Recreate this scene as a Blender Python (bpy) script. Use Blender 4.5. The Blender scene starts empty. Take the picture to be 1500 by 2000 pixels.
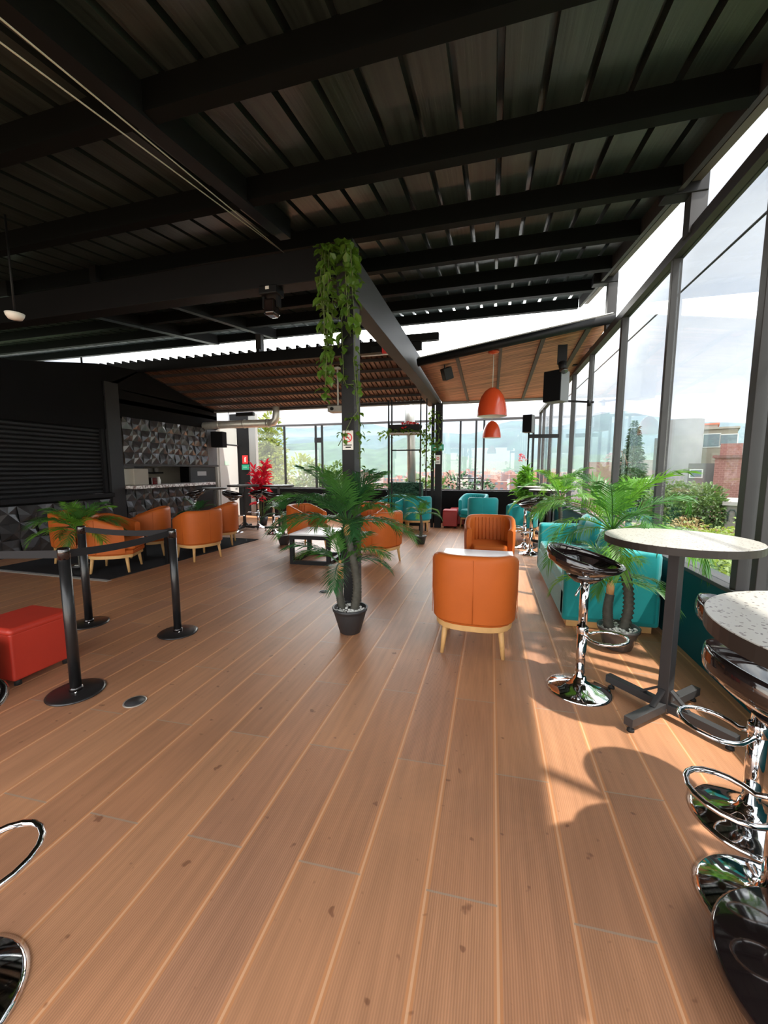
import bpy, math, random
from mathutils import Vector, Matrix
R=math.radians; PI=math.pi
S=bpy.context.scene; col=S.collection
# ---------------------------------------------------------------- camera
F=765.;CXp=750.;CYp=1000.;VP=(960.,915.);H=1.5
Yc=Vector((VP[0]-CXp,CYp-VP[1],F)).normalized()
th=math.atan2(CYp-VP[1],F); Zc=Vector((0,math.cos(th),-math.sin(th))); Xc=-(Yc.cross(Zc))
right=Vector((Xc[0],Yc[0],Zc[0])); up=Vector((Xc[1],Yc[1],Zc[1])); fwd=Vector((Xc[2],Yc[2],Zc[2]))
cam=bpy.data.cameras.new('camera'); co=bpy.data.objects.new('camera',cam); col.objects.link(co); S.camera=co
M=Matrix((( right.x,up.x,-fwd.x,0),(right.y,up.y,-fwd.y,0),(right.z,up.z,-fwd.z,H),(0,0,0,1))); co.matrix_world=M
cam.sensor_fit='HORIZONTAL'; cam.sensor_width=36; cam.lens=36*F/1500; cam.clip_start=.05; cam.clip_end=6000
# ---------------------------------------------------------------- colour management
S.view_settings.view_transform='Standard'; S.view_settings.look='None'; S.view_settings.gamma=1
S.view_settings.use_curve_mapping=False; S.view_settings.exposure=0.42
# ---------------------------------------------------------------- world: bright overcast sky
SKY_LOW=0.64; SKY_HIGH=3.6; SKY_FRONT=9.0; SKY_BACK=2.6
w=bpy.data.worlds.new('sky'); S.world=w; w.use_nodes=True; nt=w.node_tree; nt.nodes.clear()
def N(nt,t,**k):
    n=nt.nodes.new(t)
    for a,b in k.items():
        if a in('op',): n.operation=b
        else: setattr(n,a,b)
    return n
def mth(nt,op,a,b=None,c=None,clamp=False):
    n=nt.nodes.new('ShaderNodeMath'); n.operation=op; n.use_clamp=clamp
    for i,v in enumerate((a,b,c)):
        if v is None: continue
        if isinstance(v,(int,float)): n.inputs[i].default_value=v
        else: nt.links.new(v,n.inputs[i])
    return n.outputs[0]
def ramp(nt,f,stops,interp='LINEAR'):
    n=nt.nodes.new('ShaderNodeValToRGB'); n.color_ramp.interpolation=interp
    e=n.color_ramp.elements
    while len(e)<len(stops): e.new(.5)
    for i,(p,c) in enumerate(stops):
        e[i].position=p; e[i].color=(c if len(c)==4 else (*c,1))
    nt.links.new(f,n.inputs[0]); return n.outputs[0]
def mixc(nt,f,a,b,t='MIX'):
    n=nt.nodes.new('ShaderNodeMix'); n.data_type='RGBA'; n.blend_type=t
    for s,v in ((n.inputs[0],f),(n.inputs[6],a),(n.inputs[7],b)):
        if isinstance(v,(int,float)): s.default_value=v
        elif isinstance(v,tuple): s.default_value=(*v[:3],1)
        else: nt.links.new(v,s)
    return n.outputs[2]
tc=N(nt,'ShaderNodeTexCoord'); sp=N(nt,'ShaderNodeSeparateXYZ'); nt.links.new(tc.outputs['Generated'],sp.inputs[0])
mp=N(nt,'ShaderNodeMapping'); mp.inputs['Scale'].default_value=(1,1,2.6); nt.links.new(tc.outputs['Generated'],mp.inputs[0])
nz=N(nt,'ShaderNodeTexNoise'); nz.inputs['Scale'].default_value=3.2; nz.inputs['Detail'].default_value=6; nz.inputs['Roughness'].default_value=.55
nt.links.new(mp.outputs[0],nz.inputs[0])
cl=ramp(nt,nz.outputs[0],[(.34,(.56,.60,.66)),(.46,(.74,.77,.80)),(.56,(.93,.92,.90)),(.7,(1.06,1.05,1.02))])
warm=ramp(nt,sp.outputs[2],[(.0,(1.3,1.2,1.06)),(.13,(1.25,1.2,1.12)),(.3,(.98,1.0,1.02))])
base=mixc(nt,1.0,cl,warm,'MULTIPLY')
hi=nt.nodes.new('ShaderNodeMapRange'); hi.inputs[1].default_value=.45; hi.inputs[2].default_value=.85; hi.inputs[3].default_value=SKY_LOW; hi.inputs[4].default_value=SKY_HIGH
nt.links.new(sp.outputs[2],hi.inputs[0])
bk=nt.nodes.new('ShaderNodeMapRange'); bk.inputs[1].default_value=.05; bk.inputs[2].default_value=-.5; bk.inputs[3].default_value=0; bk.inputs[4].default_value=SKY_BACK
nt.links.new(sp.outputs[1],bk.inputs[0])
dp=nt.nodes.new('ShaderNodeVectorMath'); dp.operation='DOT_PRODUCT'; nt.links.new(tc.outputs['Generated'],dp.inputs[0]); dp.inputs[1].default_value=(-.28,.87,.40)
lb=nt.nodes.new('ShaderNodeMapRange'); lb.interpolation_type='SMOOTHSTEP'; lb.inputs[1].default_value=.80; lb.inputs[2].default_value=.98; lb.inputs[3].default_value=0; lb.inputs[4].default_value=SKY_FRONT
nt.links.new(dp.outputs['Value'],lb.inputs[0])
zg=nt.nodes.new('ShaderNodeMapRange'); zg.interpolation_type='SMOOTHSTEP'; zg.inputs[1].default_value=.13; zg.inputs[2].default_value=.24; nt.links.new(sp.outputs[2],zg.inputs[0])
st=mth(nt,'ADD',mth(nt,'ADD',hi.outputs[0],bk.outputs[0]),mth(nt,'MULTIPLY',lb.outputs[0],zg.outputs[0]))
bg=N(nt,'ShaderNodeBackground'); nt.links.new(base,bg.inputs[0]); nt.links.new(st,bg.inputs[1])
wo=N(nt,'ShaderNodeOutputWorld'); nt.links.new(bg.outputs[0],wo.inputs[0])
# ---------------------------------------------------------------- sun
SUN_DIR=Vector((.395,-.15,1)).normalized(); SUN_POWER=7.0
sl=bpy.data.lights.new('sun','SUN'); sl.energy=SUN_POWER; sl.angle=R(1.2); sl.color=(1,.95,.86)
so=bpy.data.objects.new('sun',sl); col.objects.link(so); so.rotation_euler=(-SUN_DIR).to_track_quat('-Z','Y').to_euler()
# ================================================================ materials
MT={}
def mat(name,c=(.5,.5,.5),rough=.5,metal=0,spec=.5,noise=0,nscale=20,bump=0,bscale=60,coat=0,sheen=0,trans=0):
    if name in MT: return MT[name]
    m=bpy.data.materials.new(name); m.use_nodes=True; nt=m.node_tree; b=nt.nodes['Principled BSDF']
    b.inputs['Base Color'].default_value=(*c,1); b.inputs['Roughness'].default_value=rough; b.inputs['Metallic'].default_value=metal
    b.inputs['Specular IOR Level'].default_value=spec; b.inputs['Coat Weight'].default_value=coat
    if sheen: b.inputs['Sheen Weight'].default_value=sheen
    t=N(nt,'ShaderNodeTexCoord')
    if noise:
        n=N(nt,'ShaderNodeTexNoise'); n.inputs['Scale'].default_value=nscale; n.inputs['Detail'].default_value=4; nt.links.new(t.outputs['Object'],n.inputs[0])
        o=mixc(nt,n.outputs[0],tuple(max(0,v*(1-noise)) for v in c),tuple(min(1,v*(1+noise)) for v in c)); nt.links.new(o,b.inputs['Base Color'])
    if bump:
        n=N(nt,'ShaderNodeTexNoise'); n.inputs['Scale'].default_value=bscale; n.inputs['Detail'].default_value=3; nt.links.new(t.outputs['Object'],n.inputs[0])
        bp=N(nt,'ShaderNodeBump'); bp.inputs['Strength'].default_value=bump; bp.inputs['Distance'].default_value=.01
        nt.links.new(n.outputs[0],bp.inputs['Height']); nt.links.new(bp.outputs[0],b.inputs['Normal'])
    if trans:
        tr=N(nt,'ShaderNodeBsdfTranslucent'); tr.inputs[0].default_value=(min(1,c[0]*1.9),min(1,c[1]*1.8),c[2],1)
        mx=N(nt,'ShaderNodeMixShader'); mx.inputs[0].default_value=trans
        nt.links.new(b.outputs[0],mx.inputs[1]); nt.links.new(tr.outputs[0],mx.inputs[2]); nt.links.new(mx.outputs[0],nt.nodes['Material Output'].inputs[0])
    MT[name]=m; return m
BLK=mat('black_steel',(.008,.008,.009),.5,0,.22,.2,8)
GREY=mat('dark_grey_steel',(.042,.040,.041),.5,0,.3,.15,6)
PURL=mat('purlin_steel',(.004,.005,.0055),.6,0,.12)
WALLB=mat('black_wall_paint',(.005,.005,.0055),.7,0,.12,.3,3)
GLOSSB=mat('gloss_black_panel',(.035,.035,.037),.25,0,.9)
SHUT=mat('shutter_steel',(.012,.012,.013),.5,0,.3)
ORG=mat('orange_leather',(.47,.105,.016),.5,0,.25,.12,5,.12,300)
TEAL=mat('teal_velvet',(.0,.27,.28),.6,0,.35,.15,6,.1,200,sheen=.3)
TEALW=mat('teal_wall',(.0,.065,.078),.6,0,.25,.1,3)
RED=mat('red_leather',(.50,.040,.022),.4,0,.45,.06,6,.1,300)
DRED=mat('dark_red_leather',(.36,.02,.02),.42)
WOOD=mat('beech_wood',(.62,.36,.14),.5,0,.4,.15,18)
CHR=mat('chrome',(.82,.83,.85),.06,1)
ABS=mat('black_gloss_plastic',(.012,.008,.008),.08,0,.7,coat=.6)
POT=mat('black_pot_plastic',(.03,.03,.032),.4)
POTG=mat('grey_glazed_pot',(.07,.065,.062),.22)
STONE=mat('white_pebbles',(.8,.78,.74),.7,0,.3,.15,40)
GRN=mat('palm_leaf',(.055,.17,.035),.42,0,.5,.4,3,trans=.28)
GRN2=mat('palm_leaf_bright',(.12,.30,.035),.42,0,.5,.35,3,trans=.32)
GRND=mat('palm_leaf_dark',(.025,.10,.03),.42,0,.5,.4,3,trans=.2)
VINE=mat('vine_leaf',(.085,.17,.02),.4,0,.5,.5,5,trans=.3)
STEM=mat('vine_stem',(.10,.13,.04),.6)
SHEATH=mat('tan_sheath',(.50,.27,.11),.6,0,.3,.2,20)
REDL=mat('red_leaf',(.75,.02,.06),.45,trans=.25,noise=.3,nscale=6)
PINK=mat('pink_petal',(.85,.22,.35),.5,trans=.3)
LAMP=mat('orange_enamel',(.55,.06,.015),.25,0,.5,coat=.3)
LAMPIN=mat('white_enamel',(.8,.78,.74),.4)
WHT=mat('white_paint',(.55,.54,.52),.5,noise=.05,nscale=3)
CREAM=mat('grey_white_wall',(.45,.45,.42),.6,noise=.08,nscale=2)
WTAB=mat('white_tabletop',(.7,.71,.72),.25)
RUG=mat('charcoal_rug',(.03,.03,.033),.95,0,.1,.3,80,.4,300)
BELT=mat('black_webbing',(.012,.0125,.015),.8,noise=.2,nscale=200)
SGREEN=mat('sign_green',(.02,.35,.2),.5)
SRED=mat('sign_red',(.7,.03,.03),.5)
PAPER=mat('sign_paper',(.75,.73,.70),.6)
ALU=mat('aluminium_duct',(.62,.62,.56),.38,.55,noise=.15,nscale=12)
TUBE=mat('galvanised_flue',(.45,.46,.44),.35,.6,noise=.15,nscale=9)
RUBB=mat('rubber_black',(.015,.015,.015),.7)
WIRE=mat('pale_wire',(.55,.52,.42),.5)
CBLK=mat('speaker_black',(.006,.006,.007),.8,0,.1,bump=.3,bscale=400)
CGRY=mat('speaker_side_grey',(.16,.16,.165),.5)
DGREEN=mat('dark_green_hedge',(.012,.07,.035),.6,noise=.6,nscale=25,bump=.6,bscale=40)
SOIL=mat('red_brown_flowers',(.28,.03,.03),.6,noise=.5,nscale=30)
BEIGE=mat('kitchen_beige_tiles',(.30,.27,.22),.5,noise=.15,nscale=4)
GROUT=mat('grey_grout_strip',(.45,.43,.40),.7)
# floor
def floor_mat():
    m=bpy.data.materials.new('wood_look_plank_tiles'); m.use_nodes=True; nt=m.node_tree; b=nt.nodes['Principled BSDF']
    t=N(nt,'ShaderNodeTexCoord'); s=N(nt,'ShaderNodeSeparateXYZ'); nt.links.new(t.outputs['Object'],s.inputs[0])
    X,Y=s.outputs[0],s.outputs[1]
    u=mth(nt,'DIVIDE',mth(nt,'SUBTRACT',X,.063),.245); ci=mth(nt,'FLOOR',u); uf=mth(nt,'SUBTRACT',u,ci)
    par=mth(nt,'FLOORED_MODULO',ci,2.0)
    v=mth(nt,'DIVIDE',mth(nt,'SUBTRACT',mth(nt,'SUBTRACT',Y,mth(nt,'MULTIPLY',X,.05)),mth(nt,'ADD',1.86,mth(nt,'MULTIPLY',par,-.61))),1.22)
    vi=mth(nt,'FLOOR',v); vf=mth(nt,'SUBTRACT',v,vi)
    idx=mth(nt,'ADD',mth(nt,'MULTIPLY',ci,7.31),mth(nt,'MULTIPLY',vi,3.17))
    wn=N(nt,'ShaderNodeTexWhiteNoise'); wn.noise_dimensions='1D'; nt.links.new(idx,wn.inputs['W'])
    eu=mth(nt,'MINIMUM',uf,mth(nt,'SUBTRACT',1.0,uf))      # 0..0.5 from the long edges (0.245 m)
    ev=mth(nt,'MINIMUM',vf,mth(nt,'SUBTRACT',1.0,vf))      # from the short ends (1.22 m)
    # long grain
    mpn=N(nt,'ShaderNodeMapping'); mpn.inputs['Scale'].default_value=(14,.9,1); nt.links.new(t.outputs['Object'],mpn.inputs[0])
    g=N(nt,'ShaderNodeTexNoise'); g.inputs['Scale'].default_value=2.2; g.inputs['Detail'].default_value=5; nt.links.new(mpn.outputs[0],g.inputs[0])
    big=N(nt,'ShaderNodeTexNoise'); big.inputs['Scale'].default_value=1.3; big.inputs['Detail'].default_value=4; nt.links.new(t.outputs['Object'],big.inputs[0])
    c1=ramp(nt,wn.outputs['Value'],[(0,(.385,.185,.098)),(.35,(.44,.208,.108)),(.7,(.47,.23,.118)),(1,(.375,.183,.108))])
    c2=mixc(nt,1.0,c1,ramp(nt,g.outputs[0],[(.3,(.86,.86,.86)),(.7,(1.1,1.1,1.1))]),'MULTIPLY')
    c3=mixc(nt,1.0,c2,ramp(nt,big.outputs[0],[(.3,(.86,.87,.9)),(.65,(1.08,1.06,1.04))]),'MULTIPLY')
    # ribs
    rib=mth(nt,'SINE',mth(nt,'MULTIPLY',X,2*PI/.0082))
    rs=mth(nt,'GREATER_THAN',eu,.052)
    wn2=N(nt,'ShaderNodeTexWhiteNoise'); wn2.noise_dimensions='1D'; nt.links.new(mth(nt,'ADD',idx,51.3),wn2.inputs['W'])
    ramt=mth(nt,'MULTIPLY',rs,mth(nt,'ADD',.35,mth(nt,'MULTIPLY',wn2.outputs['Value'],.65)))
    ribc=mth(nt,'ADD',1.0,mth(nt,'MULTIPLY',mth(nt,'MULTIPLY',rib,ramt),.13))
    cb=N(nt,'ShaderNodeCombineColor'); [nt.links.new(ribc,cb.inputs[i]) for i in range(3)]
    c4=mixc(nt,1.0,c3,cb.outputs[0],'MULTIPLY')
    # smooth orange margin, pale joint at long edges
    mar=mth(nt,'LESS_THAN',eu,.052)
    c5=mixc(nt,mth(nt,'MULTIPLY',mar,.75),c4,(.55,.23,.095))
    jl=mth(nt,'LESS_THAN',eu,.017); c6=mixc(nt,mth(nt,'MULTIPLY',jl,.85),c5,(.66,.37,.21))
    je=mth(nt,'LESS_THAN',ev,.0030); c7=mixc(nt,mth(nt,'MULTIPLY',je,.8),c6,(.36,.27,.20))
    # small stains with shapes of their own
    vo=N(nt,'ShaderNodeTexNoise'); vo.inputs['Scale'].default_value=16; vo.inputs['Detail'].default_value=2; nt.links.new(t.outputs['Object'],vo.inputs[0])
    stn=ramp(nt,vo.outputs[0],[(.26,(.55,.5,.5)),(.31,(1,1,1))]); c8=mixc(nt,1.0,c7,stn,'MULTIPLY')
    nt.links.new(c8,b.inputs['Base Color'])
    b.inputs['Roughness'].default_value=.40; b.inputs['Specular IOR Level'].default_value=.42
    hgt=mth(nt,'ADD',mth(nt,'MULTIPLY',mth(nt,'MULTIPLY',rib,ramt),.0006),mth(nt,'MULTIPLY',mth(nt,'MINIMUM',eu,.05),.05))
    bp=N(nt,'ShaderNodeBump'); bp.inputs['Strength'].default_value=.55; bp.inputs['Distance'].default_value=1.0
    nt.links.new(hgt,bp.inputs['Height']); nt.links.new(bp.outputs[0],b.inputs['Normal'])
    return m
FLOOR=floor_mat()
def glass_mat(name='clear_glass',tint=(.925,.94,.94)):
    m=bpy.data.materials.new(name); m.use_nodes=True; nt=m.node_tree; nt.nodes.clear()
    t=N(nt,'ShaderNodeBsdfTransparent'); t.inputs[0].default_value=(*tint,1)
    g=N(nt,'ShaderNodeBsdfGlossy'); g.inputs['Roughness'].default_value=.0; g.inputs[0].default_value=(.95,.97,.97,1)
    f=N(nt,'ShaderNodeLayerWeight'); f.inputs[0].default_value=.5
    k=mth(nt,'ADD',.035,mth(nt,'MULTIPLY',mth(nt,'POWER',f.outputs['Facing'],5.0),.6))
    x=N(nt,'ShaderNodeMixShader'); nt.links.new(k,x.inputs[0]); nt.links.new(t.outputs[0],x.inputs[1]); nt.links.new(g.outputs[0],x.inputs[2])
    o=N(nt,'ShaderNodeOutputMaterial'); nt.links.new(x.outputs[0],o.inputs[0]); return m
GLASS=glass_mat()
def roof_mat():
    m=bpy.data.materials.new('ribbed_metal_deck'); m.use_nodes=True; nt=m.node_tree; b=nt.nodes['Principled BSDF']
    t=N(nt,'ShaderNodeTexCoord'); mpn=N(nt,'ShaderNodeMapping'); mpn.inputs['Scale'].default_value=(22,.35,1); nt.links.new(t.outputs['Object'],mpn.inputs[0])
    g=N(nt,'ShaderNodeTexNoise'); g.inputs['Scale'].default_value=2.; g.inputs['Detail'].default_value=5; nt.links.new(mpn.outputs[0],g.inputs[0])
    nt.links.new(ramp(nt,g.outputs[0],[(.3,(.0105,.0155,.016)),(.7,(.032,.044,.042))]),b.inputs['Base Color'])
    b.inputs['Roughness'].default_value=.34; b.inputs['Metallic'].default_value=.0; b.inputs['Specular IOR Level'].default_value=.75
    bp=N(nt,'ShaderNodeBump'); bp.inputs['Strength'].default_value=.25; bp.inputs['Distance'].default_value=.01; nt.links.new(g.outputs[0],bp.inputs['Height']); nt.links.new(bp.outputs[0],b.inputs['Normal'])
    return m
DECK=roof_mat()
def streak(name,a,bc,sc,rough=.55):
    m=bpy.data.materials.new(name); m.use_nodes=True; nt=m.node_tree; b=nt.nodes['Principled BSDF']
    t=N(nt,'ShaderNodeTexCoord'); mpn=N(nt,'ShaderNodeMapping'); mpn.inputs['Scale'].default_value=sc; nt.links.new(t.outputs['Object'],mpn.inputs[0])
    g=N(nt,'ShaderNodeTexNoise'); g.inputs['Scale'].default_value=2.; g.inputs['Detail'].default_value=5; nt.links.new(mpn.outputs[0],g.inputs[0])
    nt.links.new(ramp(nt,g.outputs[0],[(.35,a),(.65,bc)]),b.inputs['Base Color']); b.inputs['Roughness'].default_value=rough; return m
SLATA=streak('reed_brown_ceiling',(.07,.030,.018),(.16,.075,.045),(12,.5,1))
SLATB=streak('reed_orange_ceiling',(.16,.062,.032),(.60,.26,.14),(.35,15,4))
def terrazzo():
    m=bpy.data.materials.new('speckled_white_top'); m.use_nodes=True; nt=m.node_tree; b=nt.nodes['Principled BSDF']
    t=N(nt,'ShaderNodeTexCoord'); v=N(nt,'ShaderNodeTexVoronoi'); v.inputs['Scale'].default_value=75; v.inputs['Randomness'].default_value=1
    nt.links.new(t.outputs['Object'],v.inputs[0])
    n=N(nt,'ShaderNodeTexNoise'); n.inputs['Scale'].default_value=55; nt.links.new(t.outputs['Object'],n.inputs[0])
    k=mth(nt,'MULTIPLY',mth(nt,'LESS_THAN',v.outputs['Distance'],.33),mth(nt,'GREATER_THAN',n.outputs[0],.5))
    nt.links.new(mixc(nt,k,(.46,.43,.385),(.13,.10,.09)),b.inputs['Base Color']); b.inputs['Roughness'].default_value=.35; return m
TERR=terrazzo()
TEDGE=mat('table_edge_brown',(.028,.022,.019),.45,0,.3)
def counter():
    m=bpy.data.materials.new('speckled_counter'); m.use_nodes=True; nt=m.node_tree; b=nt.nodes['Principled BSDF']
    t=N(nt,'ShaderNodeTexCoord'); v=N(nt,'ShaderNodeTexNoise'); v.inputs['Scale'].default_value=22; nt.links.new(t.outputs['Object'],v.inputs[0])
    nt.links.new(ramp(nt,v.outputs[0],[(.4,(.22,.16,.15)),(.5,(.55,.5,.48)),(.6,(.8,.78,.76))]),b.inputs['Base Color']); return m
COUNT=counter()
# ================================================================ mesh builder
class MB:
    def __init__(s): s.v=[];s.f=[];s.m=[];s.mi=0;s.sm=[];s.smooth=False
    def add(s,vs,fs):
        n=len(s.v); s.v+= [tuple(v) for v in vs]
        for f in fs: s.f.append(tuple(i+n for i in f)); s.m.append(s.mi); s.sm.append(s.smooth)
        return s
    def box(s,x0,y0,z0,x1,y1,z1):
        s.add([(x0,y0,z0),(x1,y0,z0),(x1,y1,z0),(x0,y1,z0),(x0,y0,z1),(x1,y0,z1),(x1,y1,z1),(x0,y1,z1)],
              [(0,3,2,1),(4,5,6,7),(0,1,5,4),(1,2,6,5),(2,3,7,6),(3,0,4,7)]); return s
    def bar(s,a,b,w,h,upv=(0,0,1)):
        a=Vector(a);b=Vector(b);d=(b-a).normalized();u=Vector(upv)
        if abs(d.dot(u))>.99:u=Vector((0,1,0))
        r=d.cross(u).normalized()*w/2; u2=r.cross(d).normalized()*h/2
        vs=[p+q for p in (a,b) for q in (-r-u2,r-u2,r+u2,-r+u2)]
        s.add(vs,[(0,1,2,3),(7,6,5,4),(0,4,5,1),(1,5,6,2),(2,6,7,3),(3,7,4,0)]); return s
    def tube(s,pts,r,n=8,cap=True,closed=False):
        pts=[Vector(p) for p in pts]; k=len(pts); rr=r if isinstance(r,(list,tuple)) else [r]*k
        ref=None; vs=[]
        for i,p in enumerate(pts):
            a=pts[(i-1)%k] if (closed or i>0) else p; b=pts[(i+1)%k] if (closed or i<k-1) else p
            d=(b-a).normalized()
            if ref is None:
                ref=Vector((0,0,1)) if abs(d.z)<.9 else Vector((1,0,0))
            x=(ref-d*ref.dot(d)); x=x.normalized() if x.length>1e-5 else d.orthogonal().normalized(); ref=x; y=d.cross(x)
            vs+=[p+(x*math.cos(2*PI*j/n)+y*math.sin(2*PI*j/n))*rr[i] for j in range(n)]
        fs=[]
        for i in range(k if closed else k-1):
            for j in range(n):
                a=i*n+j;b=i*n+(j+1)%n;c=((i+1)%k)*n+(j+1)%n;d=((i+1)%k)*n+j; fs.append((a,b,c,d))
        o=s.smooth; s.smooth=True; s.add(vs,fs); s.smooth=o
        if cap and not closed:
            m=len(s.v)-len(vs); s.f.append(tuple(m+j for j in range(n-1,-1,-1))); s.f.append(tuple(m+(k-1)*n+j for j in range(n)))
            s.m+=[s.mi]*2; s.sm+=[False]*2
        return s
    def lathe(s,prof,c=(0,0,0),n=28,smooth=True):
        vs=[];k=len(prof)
        for (r,z) in prof: vs+=[(c[0]+r*math.cos(2*PI*j/n),c[1]+r*math.sin(2*PI*j/n),c[2]+z) for j in range(n)]
        fs=[(i*n+j,i*n+(j+1)%n,(i+1)*n+(j+1)%n,(i+1)*n+j) for i in range(k-1) for j in range(n)]
        o=s.smooth; s.smooth=smooth; s.add(vs,fs); s.smooth=o; return s
    def grid(s,fn,nu,nv,cu=False):
        vs=[fn(i/(nu if cu else nu-1) if nu>1 else 0,j/(nv-1)) for i in range(nu) for j in range(nv)]
        fs=[]
        for i in range(nu if cu else nu-1):
            for j in range(nv-1):
                a=i*nv+j;b=((i+1)%nu)*nv+j; fs.append((a,b,b+1,a+1))
        o=s.smooth; s.smooth=True; s.add(vs,fs); s.smooth=o; return s
    def prism(s,poly,z0,z1):
        n=len(poly); vs=[(x,y,z0) for x,y in poly]+[(x,y,z1) for x,y in poly]
        s.add(vs,[tuple(range(n-1,-1,-1)),tuple(range(n,2*n))]+[(i,(i+1)%n,(i+1)%n+n,i+n) for i in range(n)]); return s
    def build(s,name,mats,parent=None,bevel=0,subs=0,solid=0):
        me=bpy.data.meshes.new(name); me.from_pydata(s.v,[],s.f)
        if not isinstance(mats,(list,tuple)): mats=[mats]
        for m in mats: me.materials.append(m)
        me.polygons.foreach_set('material_index',s.m); me.polygons.foreach_set('use_smooth',s.sm); me.update()
        o=bpy.data.objects.new(name,me); col.objects.link(o)
        if parent: o.parent=parent
        if solid:
            md=o.modifiers.new('s','SOLIDIFY'); md.thickness=solid; md.offset=0
        if bevel:
            md=o.modifiers.new('b','BEVEL'); md.width=bevel; md.segments=3; md.limit_method='ANGLE'; md.angle_limit=R(35)
            for p in me.polygons: p.use_smooth=True
            md.harden_normals=True
        if subs:
            md=o.modifiers.new('u','SUBSURF'); md.levels=subs; md.render_levels=subs
            for p in me.polygons: p.use_smooth=True
        return o
def tag(o,label,cat,group=None,kind=None):
    if label: o['label']=label
    if cat: o['category']=cat
    if group: o['group']=group
    if kind: o['kind']=kind
    return o
def thing(name,label,cat,loc=(0,0,0),rz=0,group=None):
    o=bpy.data.objects.new(name,None); col.objects.link(o); o.empty_display_size=.1; o.location=loc; o.rotation_euler=(0,0,rz)
    return tag(o,label,cat,group)
def struct(o,label=None):
    o['kind']='structure'
    if label:o['label']=label
    return o
def dup(root,loc,rz,label,group=None):
    def cp(o,par):
        c=o.copy(); col.objects.link(c); c.parent=par
        for ch in [x for x in kids.get(o.name,[])]: cp(ch,c)
        return c
    kids={}
    for x in list(col.objects):
        if x.parent: kids.setdefault(x.parent.name,[]).append(x)
    r=cp(root,None); r.location=loc; r.rotation_euler=(0,0,rz); r['label']=label
    if group: r['group']=group
    return r
def rbox(name,m,parent,x0,y0,z0,x1,y1,z1,b=.01):
    return MB().box(x0,y0,z0,x1,y1,z1).build(name,m,parent,bevel=b)
# ================================================================ structure
# floor (object coords = world coords)
fl=MB().box(-10.8,-4,-.12,1.72,15.1,0).build('floor',FLOOR); struct(fl,'brown wood-look ribbed plank tile floor of the terrace')
# ---- main roof, rises away from the camera
ROOF_A=3.37;ROOF_B=.145
def rz_(y,o=0): return ROOF_A+ROOF_B*y+o
y0r,y1r=-1.6,8.15
mb=MB(); P=.256; xs=[]; x=-11.0-24*.256
while x<1.50:
    xs+=[(x,0),(x+P-.048,0),(x+P-.044,.075),(x+P-.004,.075)]; x+=P
xs.append((x,0)); xs=[q for q in xs if q[0]<=1.56]
vs=[];fs=[]
for y in (y0r,y1r):
    vs+=[(q[0],y,rz_(y)+q[1]) for q in xs]
n=len(xs)
mb.add(vs,[(i,i+1,n+i+1,n+i) for i in range(n-1)])
struct(mb.build('ceiling',DECK,solid=.004),'dark ribbed metal deck of the main roof')
for i,y in enumerate([-.96,.04,1.04,2.04,3.03,4.01,4.97,6.0,6.98,8.10]):
    zb=3.2+ROOF_B*y
    o=MB().box(-17,-.045,0,1.42,.045,.168).build('roof_purlin',PURL); o.location=(0,y,zb); struct(o)
# rafter, edge channel, gutter
def sl(name,x0,x1,ya,yb,o0,o1,m=BLK):
    mb=MB(); mb.add([(x0,ya,rz_(ya,o0)),(x1,ya,rz_(ya,o0)),(x1,yb,rz_(yb,o0)),(x0,yb,rz_(yb,o0)),(x0,ya,rz_(ya,o1)),(x1,ya,rz_(ya,o1)),(x1,yb,rz_(yb,o1)),(x0,yb,rz_(yb,o1))],
        [(0,3,2,1),(4,5,6,7),(0,1,5,4),(1,2,6,5),(2,3,7,6),(3,0,4,7)])
    return struct(mb.build(name,m))
sl('roof_rafter',-2.06,-1.95,-1.6,3.70,-.185,-.01,BLK)
sl('roof_rafter',-6.3,-6.15,3.9,8.1,-.2,-.01,BLK)
sl('roof_rafter',-4.75,-4.65,3.9,8.1,-.2,-.01,BLK)
sl('roof_edge_channel',1.43,1.47,-1.6,8.1,-.16,-.005,GREY)
sl('roof_gutter',1.53,1.60,-1.6,8.15,-.10,.06,mat('gutter_brown',(.10,.075,.07),.5))
for k,(y,zt,zr) in enumerate([(4.14,3.80,3.47),(6.62,4.16,3.5),(1.6,3.42,3.47)]):
    if k==2: continue
    struct(MB().box(1.54,y-.06,zr,1.66,y+.06,zt).build('roof_post',GREY))
    struct(MB().box(1.34,y-.07,zt-.02,1.66,y+.07,zt+.13).build('roof_bracket',BLK,bevel=.01))
# transverse and longitudinal beams, columns
struct(MB().box(-11,3.68,3.30,-1.45,3.86,3.60).build('main_cross_beam',BLK,bevel=.006))
struct(MB().box(-1.44,3.60,3.08,-1.26,10.05,3.45).build('main_long_beam',GREY,bevel=.006))
o=MB().box(-1.43,3.665,0,-1.30,3.855,3.62).build('steel_column',[BLK,GREY],bevel=.004); o.data.polygons[3].material_index=1; struct(o,'black square steel column wrapped in vine beside the potted palm')  # right face in lighter grey: the side light is put into its colour
o=MB().box(-1.375,9.9,0,-1.21,10.05,3.10).build('steel_column',BLK,bevel=.004); struct(o,'far black steel column with a green sign')
struct(MB().box(-1.475,9.9,0,-1.405,10.0,3.10).build('steel_column',BLK))
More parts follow.
